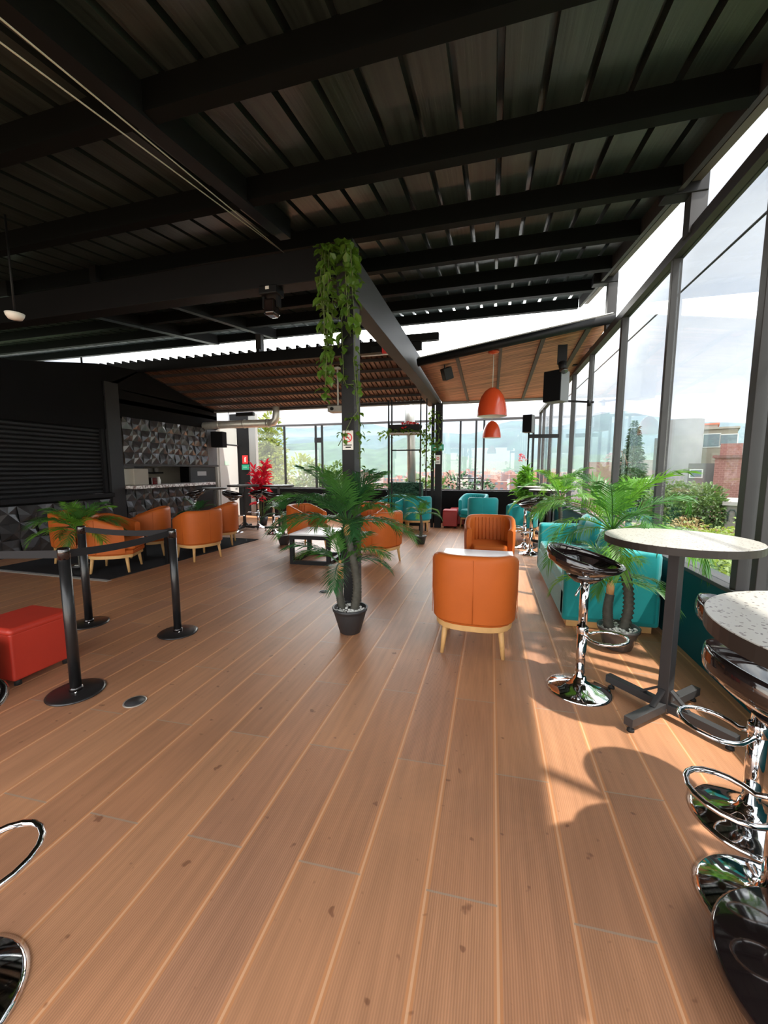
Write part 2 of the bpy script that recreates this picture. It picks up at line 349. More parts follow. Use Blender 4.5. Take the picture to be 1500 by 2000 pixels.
# small dome mount under cross beam etc
# ---- far lean-to roof, left
def leanL(y): return 3.77+(3.17-3.77)*(y-7.45)/(9.95-7.45)
mb=MB(); xs=[];x=-15.0
while x<-1.6:
    xs+=[(x,.0),(x+.072,0),(x+.075,.035),(x+.107,.035)]; x+=.11
xs.append((-1.58,0))
n=len(xs); mb.add([(q[0],y,leanL(y)+q[1]) for y in (7.45,9.95) for q in xs],[(i,i+1,n+i+1,n+i) for i in range(n-1)])
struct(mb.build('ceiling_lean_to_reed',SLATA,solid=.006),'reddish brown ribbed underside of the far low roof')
ZINC=mat('galvanised_sheet',(.62,.62,.60),.4,0,.5,.08,2)
mb=MB(); mb.add([(-15,7.47,leanL(7.47)+.07),(-1.58,7.47,leanL(7.47)+.07),(-1.58,10,leanL(10)+.07),(-15,10,leanL(10)+.07)],[(0,1,2,3)]); struct(mb.build('roof_sheet',ZINC,solid=.01))
for k in range(6):
    y=7.8+k*.42; o=MB().box(-15.0,-.02,-.06,-1.58,.02,-.004).build('lean_to_batten',mat('batten_dark',(.03,.02,.017),.7)); o.location=(0,y,leanL(y)); struct(o)
# ribbed top capping seen at the front eave
mb=MB();x=-15.0
while x<-1.7:
    mb.box(x+.16,7.38,3.88,x+.21,7.6,3.94); x+=.22
struct(mb.build('eave_rib_caps',BLK))
struct(MB().box(-15.0,7.36,3.67,-1.30,7.47,3.88).build('lean_to_fascia',BLK,bevel=.01))
struct(MB().box(-1.75,7.30,3.80,-.98,7.42,3.93).build('fascia_stub_beam',BLK,bevel=.01))
struct(MB().bar((-1.62,7.3,3.58),(-1.50,10.0,3.13),.14,.18).build('lean_to_rafter',GREY))
struct(MB().box(-15.0,9.88,3.10,-1.3,9.98,3.19).build('lean_to_rear_beam',mat('rear_beam_grey',(.20,.20,.19),.5)))
struct(MB().box(-4.82,7.5,3.80,-4.70,7.62,4.40).build('roof_stub_post',GREY))
# ---- far lean-to roof, right: twisted reed ceiling
def RR(u,v):
    f=Vector((-1.22,6.55,3.24)).lerp(Vector((1.62,6.55,3.66)),u); b=Vector((-1.24,10.0,3.15)).lerp(Vector((1.62,11.2,3.34)),u)
    return f.lerp(b,v)
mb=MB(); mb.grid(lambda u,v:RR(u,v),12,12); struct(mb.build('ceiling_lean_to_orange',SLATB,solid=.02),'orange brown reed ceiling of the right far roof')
mb=MB(); a,b=RR(0,0),RR(1,0); mb.tube([a+Vector((0,0,-.02)),b+Vector((.02,0,-.02))],.065,10); struct(mb.build('eave_tube',BLK))
mb=MB(); mb.grid(lambda u,v:RR(u,v)+Vector((0,0,.06)),8,8); struct(mb.build('roof_sheet',ZINC,solid=.01))
for u,w_ in ((.22,.05),(.46,.05),(.68,.06),(.9,.07)):
    a=RR(u,.02)-Vector((0,0,.03)); b=RR(u+.0,.98)-Vector((0,0,.03)); struct(MB().bar(a,b,w_,.04).build('ceiling_strip',GREY))
struct(MB().bar(RR(0,1)-Vector((0,0,.04)),RR(1,1)-Vector((0,0,.04)),.05,.06).build('lean_to_rear_beam',mat('rear_beam_grey')))
# ---- right glass wall
GX=1.6
LOWT=.70; RAIL=3.48
struct(MB().box(GX-.02,-2.5,0,GX+.12,15.1,LOWT-.03).build('wall_right',TEALW),'dark teal low parapet wall under the glass')
struct(MB().box(GX-.05,-2.5,LOWT-.03,GX+.14,15.1,LOWT+.0).build('trim_1',GREY,bevel=.004))
struct(MB().box(GX-.04,-2.5,RAIL-.05,GX+.06,15.1,RAIL+.05).build('trim_2',GREY,bevel=.004))
ms=[(.2,.07),(1.45,.05),(2.86,.06),(3.06,.07),(4.46,.05),(5.94,.075),(7.65,.045),(9.14,.08),(10.7,.06),(12.4,.05),(14.0,.045),(15.05,.06)]
wi=1
for i,(y,wd) in enumerate(ms):
    if i<len(ms)-1:
        yb=ms[i+1][0]
        o=MB().box(GX+.02,y+wd/2,LOWT,GX+.03,yb-.03,RAIL-.05).build('window_%d'%wi,GLASS); struct(o,'clear glass pane of the right glass wall'); wi+=1
    else: o=None
    m_=MB().box(GX-.03,y-wd/2,LOWT,GX+.05,y+wd/2,RAIL-.04).build('window_post',GREY,bevel=.004); struct(m_)
struct(MB().box(GX-.03,7.6,RAIL,GX+.05,7.72,3.56).build('roof_post',GREY)) 
struct(MB().box(GX-.14,8.5,RAIL,GX-.06,8.6,3.5).build('rail_bracket',BLK))
# ---- far glass wall
FY=15.0
struct(MB().box(-10.8,FY,0,1.7,FY+.12,.68).build('wall_back',WALLB))
struct(MB().box(-10.8,FY-.03,.66,1.7,FY+.15,.72).build('trim_3',BLK))
struct(MB().box(-10.8,FY-.02,3.24,1.6,FY+.06,3.32).build('trim_4',GREY))
FM=[-10.7,-8.43,-7.0,-6.72,-3.9,-1.15,-.58,-.3,1.4]
for i,x in enumerate(FM):
    if i<len(FM)-1:
        struct(MB().box(x+.04,FY+.02,.72,FM[i+1]-.04,FY+.03,3.24).build('window_%d'%wi,GLASS),'clear glass pane of the far glass wall'); wi+=1
    struct(MB().box(x-.035,FY-.02,.70,x+.035,FY+.05,3.25).build('window_post',BLK))
struct(MB().box(-7.03,FY-.06,2.55,-6.69,FY-.02,2.75).build('window_clamp',BLK))
struct(MB().box(-7.16,10.0,3.0,-6.6,10.1,3.1).build('beam_pad',BLK))
# low black partition in front of the far glass
struct(MB().box(-7.1,10.75,0,1.55,10.9,.90).build('wall_partition',WALLB,bevel=.01),'low black wall at the far end of the terrace')
# ---- left wall
LX=-7.8
struct(MB().box(LX-.25,-2.5,2.32,LX,6.5,3.3).build('wall_left',WALLB),'matt black wall above the shutter')
struct(MB().box(LX-.25,-2.5,0,LX-.04,6.5,.90).build('wall_left_lower',WALLB))
struct(MB().box(LX-.3,-2.5,.90,LX-.18,6.5,2.34).build('wall_left_recess',WALLB))
struct(MB().box(LX-.25,6.52,0,LX+.03,6.83,3.3).build('wall_pier',mat('pier_grey_black',(.014,.014,.015),.55,noise=.3,nscale=4)))
struct(MB().box(LX-.25,6.83,2.62,LX,10.0,3.2).build('wall_left_header',WALLB))
mb=MB(); mb.add([(LX-.2,6.5,3.2),(LX,6.5,3.2),(LX,10.0,3.1),(LX-.2,10.0,3.1),(LX-.2,7.45,3.72),(LX,7.45,3.72),(LX,9.9,3.12),(LX-.2,9.9,3.12)],[(1,2,6,5),(0,4,7,3),(0,1,5,4),(4,5,6,7)]); struct(mb.build('wall_left_gable',WALLB))
mb=MB(); mb.add([(LX-.2,4.9,3.3),(LX,4.9,3.3),(LX,6.83,3.3),(LX-.2,6.83,3.3),(LX-.2,6.4,3.62),(LX,6.4,3.62),(LX,7.47,3.72),(LX-.2,7.47,3.72)],[(1,2,6,5),(0,4,7,3),(0,1,5,4),(4,5,6,7),(2,3,7,6)]); struct(mb.build('wall_left_gable',WALLB))
struct(MB().box(LX-1.4,6.5,0,LX-1.3,10.0,3).build('wall_kitchen_rear',BEIGE))
struct(MB().box(LX-.3,9.55,1.57,LX,9.93,2.65).build('wall_block_grey',mat('grey_blocks',(.10,.10,.105),.6,noise=.3,nscale=6)))
struct(MB().box(LX-1.35,6.5,2.9,LX,10.0,3.0).build('ceiling_kitchen',WALLB))
struct(MB().box(LX-.25,9.93,0,LX,10.95,2.75).build('wall_white_end',CREAM))
struct(MB().box(LX-1.4,9.88,0,LX-.2,10.0,3).build('wall_kitchen_side',WALLB))
struct(MB().box(-8.05,10.9,0,-7.38,11.05,3.2).build('wall_sign_pier',BLK,bevel=.004))
struct(MB().box(-7.38,10.92,0,-7.14,11.05,3.2).build('wall_grey_strip',mat('strip_grey',(.28,.28,.27),.6)))
# white door in the left wall
d=MB().box(LX+.0,10.0,.02,LX+.035,10.85,2.2).build('door_1',WHT,bevel=.004); struct(d,'plain white door with a small green notice')
MB().box(LX+.036,10.2,1.6,LX+.04,10.4,1.72).build('door_notice',mat('notice_pale_green',(.45,.62,.5),.6),d)
MB().box(LX-.01,9.97,2.2,LX+.04,10.9,2.24).build('door_lintel',GREY,d)
MB().tube([(LX+.03,10.77,1.0),(LX+.09,10.77,1.0),(LX+.09,10.66,1.0)],.012).build('door_handle',CHR,d)
# roller shutter
t=thing('roller_shutter','wide black horizontal roller shutter over the left bar hatch','shutter',(LX-.12,2.0,0))
mb=MB(); z=.99
ya,yb=-4.4,4.42
while z<2.33:
    prof=[(0,0),(.03,.018),(.03,.055),(0,.075)]
    vs=[(p[0],y,z+p[1]) for y in (ya,yb) for p in prof]; mb.add(vs,[(0,1,5,4),(1,2,6,5),(2,3,7,6)]); z+=.078
mb.build('slats',SHUT,t,solid=.004)
MB().box(-.02,ya,.93,.07,yb,1.0).build('bottom_rail',BLK,t); MB().box(-.02,yb,.93,.09,yb+.07,2.35).build('guide_rail',BLK,t)
t=thing('bar_ledge','black ledge below the roller shutter','ledge',(LX,2.0,.86)); MB().box(-.17,-4.4,.042,.12,4.5,.13).build('ledge_top',BLK,t,bevel=.006); MB().box(.02,4.1,.131,.08,4.3,.14).build('ledge_strip',CHR,t)
# faceted black wall panels (pinwheel relief)
def relief(name,label,x,ya,yb,za,zb,cell,seed):
    random.seed(seed); ny=max(1,round((yb-ya)/cell)); nzc=max(1,round((zb-za)/cell)); cy=(yb-ya)/ny; cz=(zb-za)/nzc
    t=thing(name,label,'wall panel',(x,ya,za)); mb=MB()
    for i in range(ny):
        for j in range(nzc):
            o=(i*cy,j*cz); hs=.055*cell/.25
            P4=[(0,0),(1,0),(1,1),(0,1)]; E=[(.5,.0),(1,.5),(.5,1),(0,.5)]
            f=((i+j)%2)
            c=(hs*random.uniform(.7,1.1),o[0]+cy*(.42 if f else .58),o[1]+cz*(.58 if f else .42))
            q=[]
            for k in range(4):
                q.append((hs*(.0 if (k+f)%2 else .55),o[0]+cy*P4[k][0],o[1]+cz*P4[k][1])); q.append((hs*(.5 if (k+f)%2 else .02),o[0]+cy*E[k][0],o[1]+cz*E[k][1]))
            for k in range(8): mb.add([c,q[k],q[(k+1)%8]],[(0,1,2)])
    mb.build('faceted_relief',GLOSSB,t); return t
relief('faceted_panel','faceted gloss black relief panelling below the shutter ledge',LX+.0,-1.0,6.5,.0,.86,.29,1)
relief('faceted_panel','faceted black relief panel above the kitchen counter',LX+.02,6.86,9.5,1.60,2.62,.25,2)
relief('faceted_panel','faceted black relief front under the kitchen counter',LX+.0,6.86,9.0,.0,1.04,.25,3)
MB_=MB().box(LX-.02,6.83,1.55,LX+.04,9.93,1.60).build('trim_5',GREY); struct(MB_)
t=thing('kitchen_counter','long speckled white counter slab in front of the kitchen hatch','counter',(LX,8.1,1.05)); MB().box(-.25,-1.25,0,.30,1.35,.07).build('counter_top',COUNT,t,bevel=.005); MB().box(-.2,-1.2,-1.05,-.05,.9,0).build('counter_body',WALLB,t)
t=thing('kitchen_door','black door standing open beside the kitchen counter','door',(LX-.1,8.9,0)); MB().box(0,0,.02,.05,.98,1.55).build('door_leaf',mat('door_black',(.008,.008,.009),.4),t); MB().box(.051,.25,1.30,.055,.6,1.42).build('notice_plate',mat('plate_grey',(.30,.30,.30),.5),t)
t=thing('white_appliance','pale square appliance on the kitchen counter','appliance',(LX-.12,7.22,1.12)); rbox('appliance_body',BEIGE,t,-.2,-.2,0,.2,.2,.38,.02); rbox('appliance_top',BLK,t,-.15,-.12,.38,.15,.14,.46)
t=thing('spice_jar','small pale jar on the kitchen counter','jar',(LX+.02,7.75,1.12)); MB().lathe([(0,0),(.045,0),(.05,.1),(.03,.15),(.03,.18),(0,.18)],n=14).build('jar_body',LAMPIN,t)
t=thing('coffee_machine','small black machine on the counter beside the pale appliance','machine',(LX,7.56,1.12)); rbox('machine_body',ABS,t,-.1,-.08,0,.1,.08,.17)
t=thing('wall_shelf','dark shelf on the kitchen back wall','shelf',(LX-1.2,8.3,1.36)); MB().box(-.1,-.7,0,.15,.7,.04).build('shelf_board',BLK,t); MB().box(-.05,-.45,.04,.1,.05,.14).build('shelf_tray',ABS,t)
for k,(yy,c) in enumerate([(8.42,'pale pot on the dark kitchen shelf, left one'),(8.62,'pale pot on the dark kitchen shelf, middle one'),(8.86,'pale pot on the dark kitchen shelf, right one')]):
    t=thing('pot',c,'pot',(LX-1.15,yy,1.402)); MB().lathe([(0,0),(.05,0),(.07,.1),(.0,.12)],n=12).build('pot_body',mat('pot_grey',(.3,.28,.27),.4),t)
# ================================================================ furniture
def tub_chair(name,label,m,h=.83,ah=.70,legm=WOOD,cat='armchair',group=None):
    t=thing(name,label,cat,(0,0,0),0,group)     # faces +Y, origin at centre on the floor
    # shell: swept wall round the back, open to the front
    def foot(a,r=1.0):   # a from -1..1 ; returns outline point
        A=a*R(128); n_=2.9; c,s_=math.sin(A),-math.cos(A)
        k=(abs(c)**n_+abs(s_)**n_)**(-1/n_); return (c*k*.345*r,s_*k*.345*r+0)
    def top(a):
        s_=abs(a); return h if s_<.42 else h-(h-ah)*min(1,(s_-.42)/.5)**1.2
    prof=[]
    def sh(u,v):
        a=u*2-1; T=top(a); zb=.285
        # v walks round a closed cross-section
        loop=[(1.0,0.03),(1.0,.5),(1.0,.90),(.985,.97),(.93,1.0),(.84,1.0),(.79,.97),(.775,.90),(.78,.3),(.78,.15),(.93,0.0),(.985,.01),(1.0,.03)]
        k=v*(len(loop)-1); i=min(int(k),len(loop)-2); f=k-i
        r=loop[i][0]*(1-f)+loop[i+1][0]*f; z=loop[i][1]*(1-f)+loop[i+1][1]*f
        if z<.3: r=r*(.96+.04*min(1,z/.12)) if r>.9 else r
        e=1-max(0,(abs(a)-.93)/.07)**2*.10
        x,y=foot(a,r); return (x,y,zb+(T-zb)*(z if z<.5 else .5+(z-.5)*e))
    mb=MB(); mb.grid(sh,41,13)
    for u in (0,1):
        pts=[sh(u,j/12) for j in range(12)]; mb.add(pts,[tuple(range(12)) if u else tuple(range(11,-1,-1))])
    o=mb.build('backrest',m,t); 
    # inside pleats
    for k in range(-4,5):
        a=k*.085; x,y=foot(a,.768); z1=.285+(top(a)-.285)*.93; MB().tube([(x,y,.46),(x,y,z1)],.007,5).build('pleat',m,o)
    for a,r in ((.0,1.002),(-.55,1.002),(.55,1.002)):
        x,y=foot(a,r); MB().tube([(x,y,.30),(x,y,.285+(top(a)-.285)*.95)],.0025,5).build('seam',m,o)
    # seat cushion
    def poly(r,fy=.34): 
        p=[foot(-1+2*i/20,r) for i in range(21)]; return p
    pl=poly(.80); pl=[p for p in pl]+[(.21,.33),(-.21,.33)]
    MB().prism(pl,.33,.47).build('seat',m,t,bevel=.035)
    pl=poly(.93)+[(.22,.31),(-.22,.31)]
    MB().prism(pl,.27,.335).build('seat_base',m,t,bevel=.02)
    pl=poly(.90)+[(.2,.29),(-.2,.29)]
    MB().prism(pl,.225,.285).build('apron',legm,t,bevel=.006)
    for sx in (-1,1):
        for sy in (-1,1):
            MB().tube([(sx*.215,sy*.215,.26),(sx*.24,sy*.245,0)],[.026,.015],10).build('leg',legm,t)
    return t
ch=tub_chair('tub_chair','orange leather tub chair in the centre seen from behind, nearest the camera',ORG,group='orange tub chairs')
ch.location=(-.11,3.33,0)
OG='orange tub chairs'
def C(x,y,deg,lab): return dup(ch,(x,y,0),R(deg),lab,OG)
C(0,5.62,180,'orange tub chair facing the camera behind the white low table')
C(-5.33,4.46,-62,'orange tub chair on the rug nearest the belt barrier, back turned')
C(-5.72,5.42,128,'orange tub chair on the rug right behind the one nearest the barrier')
C(-6.35,4.72,-85,'orange tub chair at the far left of the rug behind a small palm')
C(-4.72,5.45,72,'orange tub chair at the right edge of the rug, back turned')
C(-5.15,6.55,120,'orange tub chair at the rear right of the rug, mostly hidden')
C(-1.72,6.0,68,'orange tub chair just right of the vine column')
C(-2.25,7.25,165,'orange tub chair behind the one right of the vine column')
C(-3.3,6.65,-100,'orange tub chair behind the big palm, left of the cube table')
tc_=tub_chair('tub_chair','teal velvet tub chair with back turned beside the red stools',TEAL,h=.85,ah=.72,group='teal tub chairs'); tc_.location=(-.17,9.35,0)
TG='teal tub chairs'
def CT(x,y,deg,lab): return dup(tc_,(x,y,0),R(deg),lab,TG)
CT(-.42,10.2,160,'teal tub chair against the far black wall, facing the camera')
CT(-1.72,9.35,15,'teal tub chair behind the small palm near the far column')
CT(-2.3,9.3,150,'teal tub chair left of the far column, half hidden by orange chair')
CT(.62,8.75,100,'teal tub chair behind the far right bar stools')
# teal sofa
t=thing('sofa','long teal velvet sofa along the right glass wall','sofa',(0,0,0))
X0,X1,YA,YB=.69,1.5,3.92,6.1
rbox('sofa_base',TEAL,t,X0,YA,.06,X1,YB,.36,.03)
rbox('back',TEAL,t,X1-.22,YA,.3,X1,YB,.77,.06)
rbox('armrest',TEAL,t,X0,YA-.01,.07,X1-.02,YA+.17,.765,.045)
rbox('armrest',TEAL,t,X0,YB-.17,.07,X1-.02,YB+.01,.72,.045)
for k in range(2):
    y=YA+.18+k*(YB-YA-.36)/2; rbox('seat_cushion',TEAL,t,X0+.01,y,.34,X1-.2,y+(YB-YA-.38)/2,.48,.035)
rbox('plinth',WOOD,t,X0+.04,YA+.03,0,X1-.05,YB-.04,.065,.004)
for k,(y,r_,lab) in enumerate([(4.75,-12,'teal square cushion nearest the camera on the sofa'),(5.35,8,'teal square cushion in the middle of the sofa'),(5.8,-6,'teal square cushion at the far end of the sofa')]):
    q=thing('cushion',lab,'cushion',(1.18,y,.50),0,'teal cushions on the sofa')
    mb=MB()
    def cu(u,v,sg):
        a=(u*2-1);b=(v*2-1); th_=.065*((1-a**4)*(1-b**4))**.6; kx=1-.08*b*b; ky=1-.08*a*a
        return (sg*th_,a*.2*kx,b*.2*ky+.2)
    mb.grid(lambda u,v:cu(u,v,1),11,11); mb.grid(lambda u,v:cu(u,v,-1),11,11); c_=mb.build('cushion_cover',TEAL,q); c_.rotation_euler=(0,R(14),R(r_))
# cube stools
def cube_stool(label,x,y,rz,m,s=.42,h=.42,group=None,cast=True):
    t=thing('cube_stool',label,'stool',(x,y,0),rz,group)
    rbox('upholstered_body',m,t,-s/2,-s/2,.045,s/2,s/2,h-.035,.018); rbox('seat_top',m,t,-s/2-.004,-s/2-.004,h-.06,s/2+.004,s/2+.004,h,.03)
    for sx in(-1,1):
        for sy in(-1,1): MB().tube([(sx*(s/2-.05),sy*(s/2-.05),.05),(sx*(s/2-.05),sy*(s/2-.05),0)],.022,10).build('foot',RUBB,t)
cube_stool('red leather cube stool at left edge, farther one of the pair beside the barrier post',-3.31,1.985,R(0),RED,group='red cube stools')
cube_stool('red leather cube stool cut by the left edge, nearer one of the pair',-3.24,1.44,R(2),RED,group='red cube stools')
cube_stool('dark red cube stool right of the far column, front one',-.98,10.05,R(0),DRED,.36,.46,'dark red cube stools')
cube_stool('dark red cube stool right of the far column, rear one',-.84,10.48,R(0),DRED,.36,.46,'dark red cube stools')
# bar stool
def bar_stool(label,x,y,rz,sh=.80,base='dome',group='black chrome bar stools',sr=1):
    t=thing('bar_stool',label,'bar stool',(x,y,0),rz,group)
    if base=='dome': MB().lathe([(0,0.0),(.205,0),(.207,.006),(.19,.016),(.13,.034),(.07,.055),(.045,.075),(.036,.10),(0,.10)],n=40).build('base',CHR,t)
    MB().tube([(0,0,.06),(0,0,.44)],.032,18).build('pole',CHR,t)
    MB().tube([(0,0,.44),(0,0,sh-.02)],.028,18).build('gas_lift',CHR,t)
    MB().lathe([(.034,.40),(.037,.405),(.037,.445),(.034,.45)],n=20).build('collar',CHR,t)
    # footrest loop reaching forward (+Y) and down
    pts=[(0,-.03,.43),(.10,.02,.42)]; pts=[]
    for k in range(17):
        a=PI*.14+k*(2*PI*.86)/16; pts.append((.115*math.sin(a),.150-.115*math.cos(a),.395-.012*math.cos(a)))
    pts=[(.015,.0,.41)]+pts+[(-.015,.0,.41)]
    MB().tube(pts,.010,8).build('footrest',CHR,t)
    MB().tube([(.02,0,sh-.04),(.13,-.02,sh-.05),(.20,-.04,sh-.09)],.006,6).build('lever',CHR,t)
    # moulded seat: dish plus tilted wrap-around rim with a gap at the back
    def dish(u,v):
        a=u*2*PI; r=v*.228; return (sr*r*math.sin(a),-sr*r*math.cos(a)*.98,sh+.0+.075*(v**2.6)+.04*(1+math.cos(a))/2*v**2)
    st_=thing_part=MB(); thing_part.grid(dish,32,9,cu=True); s0=thing_part.build('seat',ABS,t,solid=.014)
    MB().lathe([(0,-.045),(.075,-.04),(.10,-.015),(.12,.006),(0,.01)],c=(0,0,sh),n=24).build('seat_hub',ABS,t)
    def rim(u,v):
        a=u*2*PI; back=(1+math.cos(a))/2          # a=0 -> back (-Y)
        zc=sh+.065+.085*back**1.3; rr=.212+.008*back; hh=.020+.024*back; b=v*2*PI
        rad=rr+.012*math.cos(b); z=zc+hh*math.sin(b)
        return (sr*rad*math.sin(a),sr*(-rad*math.cos(a)-.01),z)
    mb=MB(); mb.grid(rim,40,11,cu=True); mb.build('backrest_rim',ABS,t)
    return t
s1=bar_stool('black bombo bar stool standing left of the speckled high table',.62,2.79,R(-105),.80)
BG='black chrome bar stools'
s2=bar_stool('black bar stool under the near high table, its farther one',1.10,1.87,R(75),.76,sr=-1)
bar_stool('black bar stool under the near high table, its nearer one',.955,1.475,R(88),.71,sr=-1)
dup(s1,(-1.43,.545,0),R(-38),'bar stool cut off by the bottom left corner, only base and footrest showing',BG)
dup(s1,(.70,7.22,0),R(100),'far right bar stool, nearer of the two beyond the sofa',BG)
dup(s1,(.64,8.75-.95,0),R(80),'far right bar stool, farther of the two beyond the sofa',BG)
dup(s1,(-5.80,7.88,0),R(-90),'bar stool at the far left in front of the white door',BG)
dup(s1,(-5.72,8.75,0),R(150),'bar stool at the far left below the red leaf plant',BG)
dup(s1,(-4.83,8.0,0),R(-70),'bar stool at the far left just left of the small palm pot',BG)
dup(s1,(-7.15,8.2,0),R(150),'bar stool right by the kitchen counter, half in shade',BG)
# high tables
def high_table(label,x,y,rz,r=.375,h=1.10,top=TERR,cross=True,group='round high tables'):
    t=thing('high_table',label,'high table',(x,y,0),rz,group)
    o=MB().lathe([(0,h),(r-.002,h),(r,h-.003)],n=56,smooth=False).build('tabletop',top,t)
    MB().lathe([(r,h-.002),(r,h-.042),(0,h-.042)],n=56,smooth=False).build('edge_band',TEDGE,o)
    MB().box(-.03,-.03,.06,.03,.03,h-.045).build('post',GREY,t,bevel=.003)
    MB().box(-.12,-.12,h-.05,.12,.12,h-.043).build('top_plate',BLK,t)
    if cross:
        for k in range(4):
            a=k*PI/2; d=Vector((math.cos(a),math.sin(a),0))
            l=MB().bar(d*.028+Vector((0,0,.065)),d*.36+Vector((0,0,.065)),.05,.05).build('foot_bar',GREY,t,bevel=.002)
            MB().bar(d*.03+Vector((0,0,.17)),d*.13+Vector((0,0,.09)),.03,.012).build('gusset',GREY,t)
            MB().lathe([(0,0),(.02,0),(.018,.014),(.006,.02),(.006,.04)],c=(d.x*.33,d.y*.33,0),n=12).build('leveller',RUBB,l)
    return t
high_table('round speckled high table on a crossed grey base, right of centre',1.06,2.62,R(42))
high_table('far right high table beyond the sofa, nearer one',1.08,8.0,R(42))
high_table('far right high table beyond the sofa, farther one beneath the flowering plant',.95,9.3,R(42))
high_table('far left high table beside the red leaf plant',-5.88,8.4,R(10),top=BLK)
high_table('far left high table behind the small palm',-5.0,8.55,R(30),top=BLK)
high_table('small high table in front of the kitchen counter',-7.0,8.75,R(30),.3,1.0,top=mat('grey_top',(.3,.3,.3),.4))
# nearest table with a round caster base
t=thing('high_table','nearest speckled high table cut by the right edge on a black wheeled base','high table',(.965,1.165,0),0,'round high tables')
h=1.10;r=.385
o=MB().lathe([(0,h),(r-.002,h),(r,h-.003)],n=64,smooth=False).build('tabletop',TERR,t); MB().lathe([(r,h-.002),(r,h-.045),(0,h-.045)],n=64,smooth=False).build('edge_band',TEDGE,o)
MB().tube([(0,0,.11),(0,0,h-.04)],.035,18).build('post',BLK,t)
MB().lathe([(0,.075),(.295,.075),(.30,.08),(.30,.105),(.29,.112),(0,.115)],n=56).build('base_disc',ABS,t)
for k in range(4):
    a=k*PI/2+R(160); c_=MB().tube([(.24*math.cos(a)-.012,.24*math.sin(a),.03),(.24*math.cos(a)+.012,.24*math.sin(a),.03)],.03,14).tube([(.24*math.cos(a),.24*math.sin(a),.03),(.24*math.cos(a),.24*math.sin(a),.08)],.01,8).build('caster',RUBB,t)
# low tables
t=thing('low_table','white square low table between the two central orange chairs','coffee table',(-.13,4.55,0))
rbox('tabletop',WTAB,t,-.41,-.42,.44,.41,.46,.48,.004)
for sx in(-1,1):
    for sy in(-1,1): MB().box(sx*.36-.02,sy*.38-.02,0,sx*.36+.02,sy*.38+.02,.44).build('leg',BLK,t)
t=thing('cube_table','black open cube frame low table with white top beside the column','coffee table',(-2.72,5.85,0),R(4))
rbox('tabletop',WTAB,t,-.33,-.38,.46,.33,.38,.485,.004)
mb=MB(); a,b,hh,w_=.33,.38,.46,.06
for sx in(-1,1):
    for sy in(-1,1): MB().box(sx*a-(w_ if sx>0 else 0),sy*b-(w_ if sy>0 else 0),w_,sx*a+(0 if sx>0 else w_),sy*b+(0 if sy>0 else w_),hh-w_).build('upright',BLK,t)
for z in (0,hh-w_):
    mb=MB()
    for sx in(-1,1): mb.box(sx*a-(w_ if sx>0 else 0),-b,z,sx*a+(0 if sx>0 else w_),b,z+w_)
    for sy in(-1,1): mb.box(-a+w_,sy*b-(w_ if sy>0 else 0),z,a-w_,sy*b+(0 if sy>0 else w_),z+w_)
    mb.build('ring_rail',BLK,t)
t=thing('coffee_table','dark low table in the middle of the rug among orange chairs','coffee table',(-5.15,5.25,0.012))
rbox('tabletop',BLK,t,-.27,-.3,.42,.27,.3,.46)
for sx in(-1,1):
    for sy in(-1,1): MB().box(sx*.24-.03,sy*.27-.03,0,sx*.24+.03,sy*.27+.03,.42).build('leg',BLK,t)
# rug
t=tag(MB().prism([(-7.2,4.0),(-4.95,4.0),(-4.72,7.2),(-7.0,7.2)],0.001,.012).build('rug',RUG),'charcoal rectangular rug under the left group of orange chairs','rug')
struct(MB().box(-7.25,3.93,0.0005,-4.9,4.0,.003).build('rug_edge_strip',GROUT)); 
# ================================================================ belt barriers
def post(label,x,y,h,lean=(0,0)):
    t=thing('barrier_post',label,'barrier post',(x,y,0),0,'black belt barrier posts')
    MB().lathe([(0,0),(.165,0),(.168,.006),(.15,.014),(.05,.02),(0,.02)],n=44).build('base',mat('base_black',(.018,.016,.016),.3),t)
    MB().tube([(0,0,.015),(0,0,h-.07)],.033,20).build('pole',mat('pole_black',(.014,.014,.015),.28),t)
    MB().lathe([(0,h-.075),(.036,h-.075),(.036,h-.01),(.03,h),(0,h)],n=20).build('belt_head',ABS,t)
    MB().lathe([(0,.02),(.04,.02),(.04,.04),(.034,.045)],n=18).build('collar',ABS,t); MB().lathe([(0,.0),(.008,.0),(.006,.012),(0,.013)],c=(.05,-.04,.02),n=8).build('bolt',CHR,t)
    return t
post('black belt barrier post nearest the camera in front of red cube stool',-2.66,1.86,.99)
post('black belt barrier post right of the other two',-2.74,2.84,.96)
post('black belt barrier post standing behind the nearest one',-3.74,2.79,.96)
def belt(a,b,label,z0=.93,z1=.93):
    a=Vector(a);b=Vector(b);mb=MB(); n=8
    pts=[a.lerp(b,i/n)-Vector((0,0,.02*math.sin(PI*i/n))) for i in range(n+1)]
    d=(b-a); d.z=0; nrm=Vector((-d.y,d.x,0)).normalized()*.0012
    vs=[]
    for p in pts: vs+=[p+Vector((0,0,.026))+nrm,p-Vector((0,0,.026))+nrm,p-Vector((0,0,.026))-nrm,p+Vector((0,0,.026))-nrm]
    fs=[(i*4+k,i*4+(k+1)%4,i*4+4+(k+1)%4,i*4+4+k) for i in range(n) for k in range(4)]
    mb.add(vs,fs); tag(mb.build('barrier_belt',BELT),label,'barrier belt','black barrier belts')
belt((-2.665,1.90,.945),(-2.735,2.80,.93),'black webbing belt from the nearest post to the right post')
belt((-3.70,2.795,.925),(-2.78,2.84,.93),'black webbing belt between the two rear posts')
belt((-2.70,1.86,.945),(-4.6,1.72,.90),'black webbing belt running out of frame at left from the nearest post')
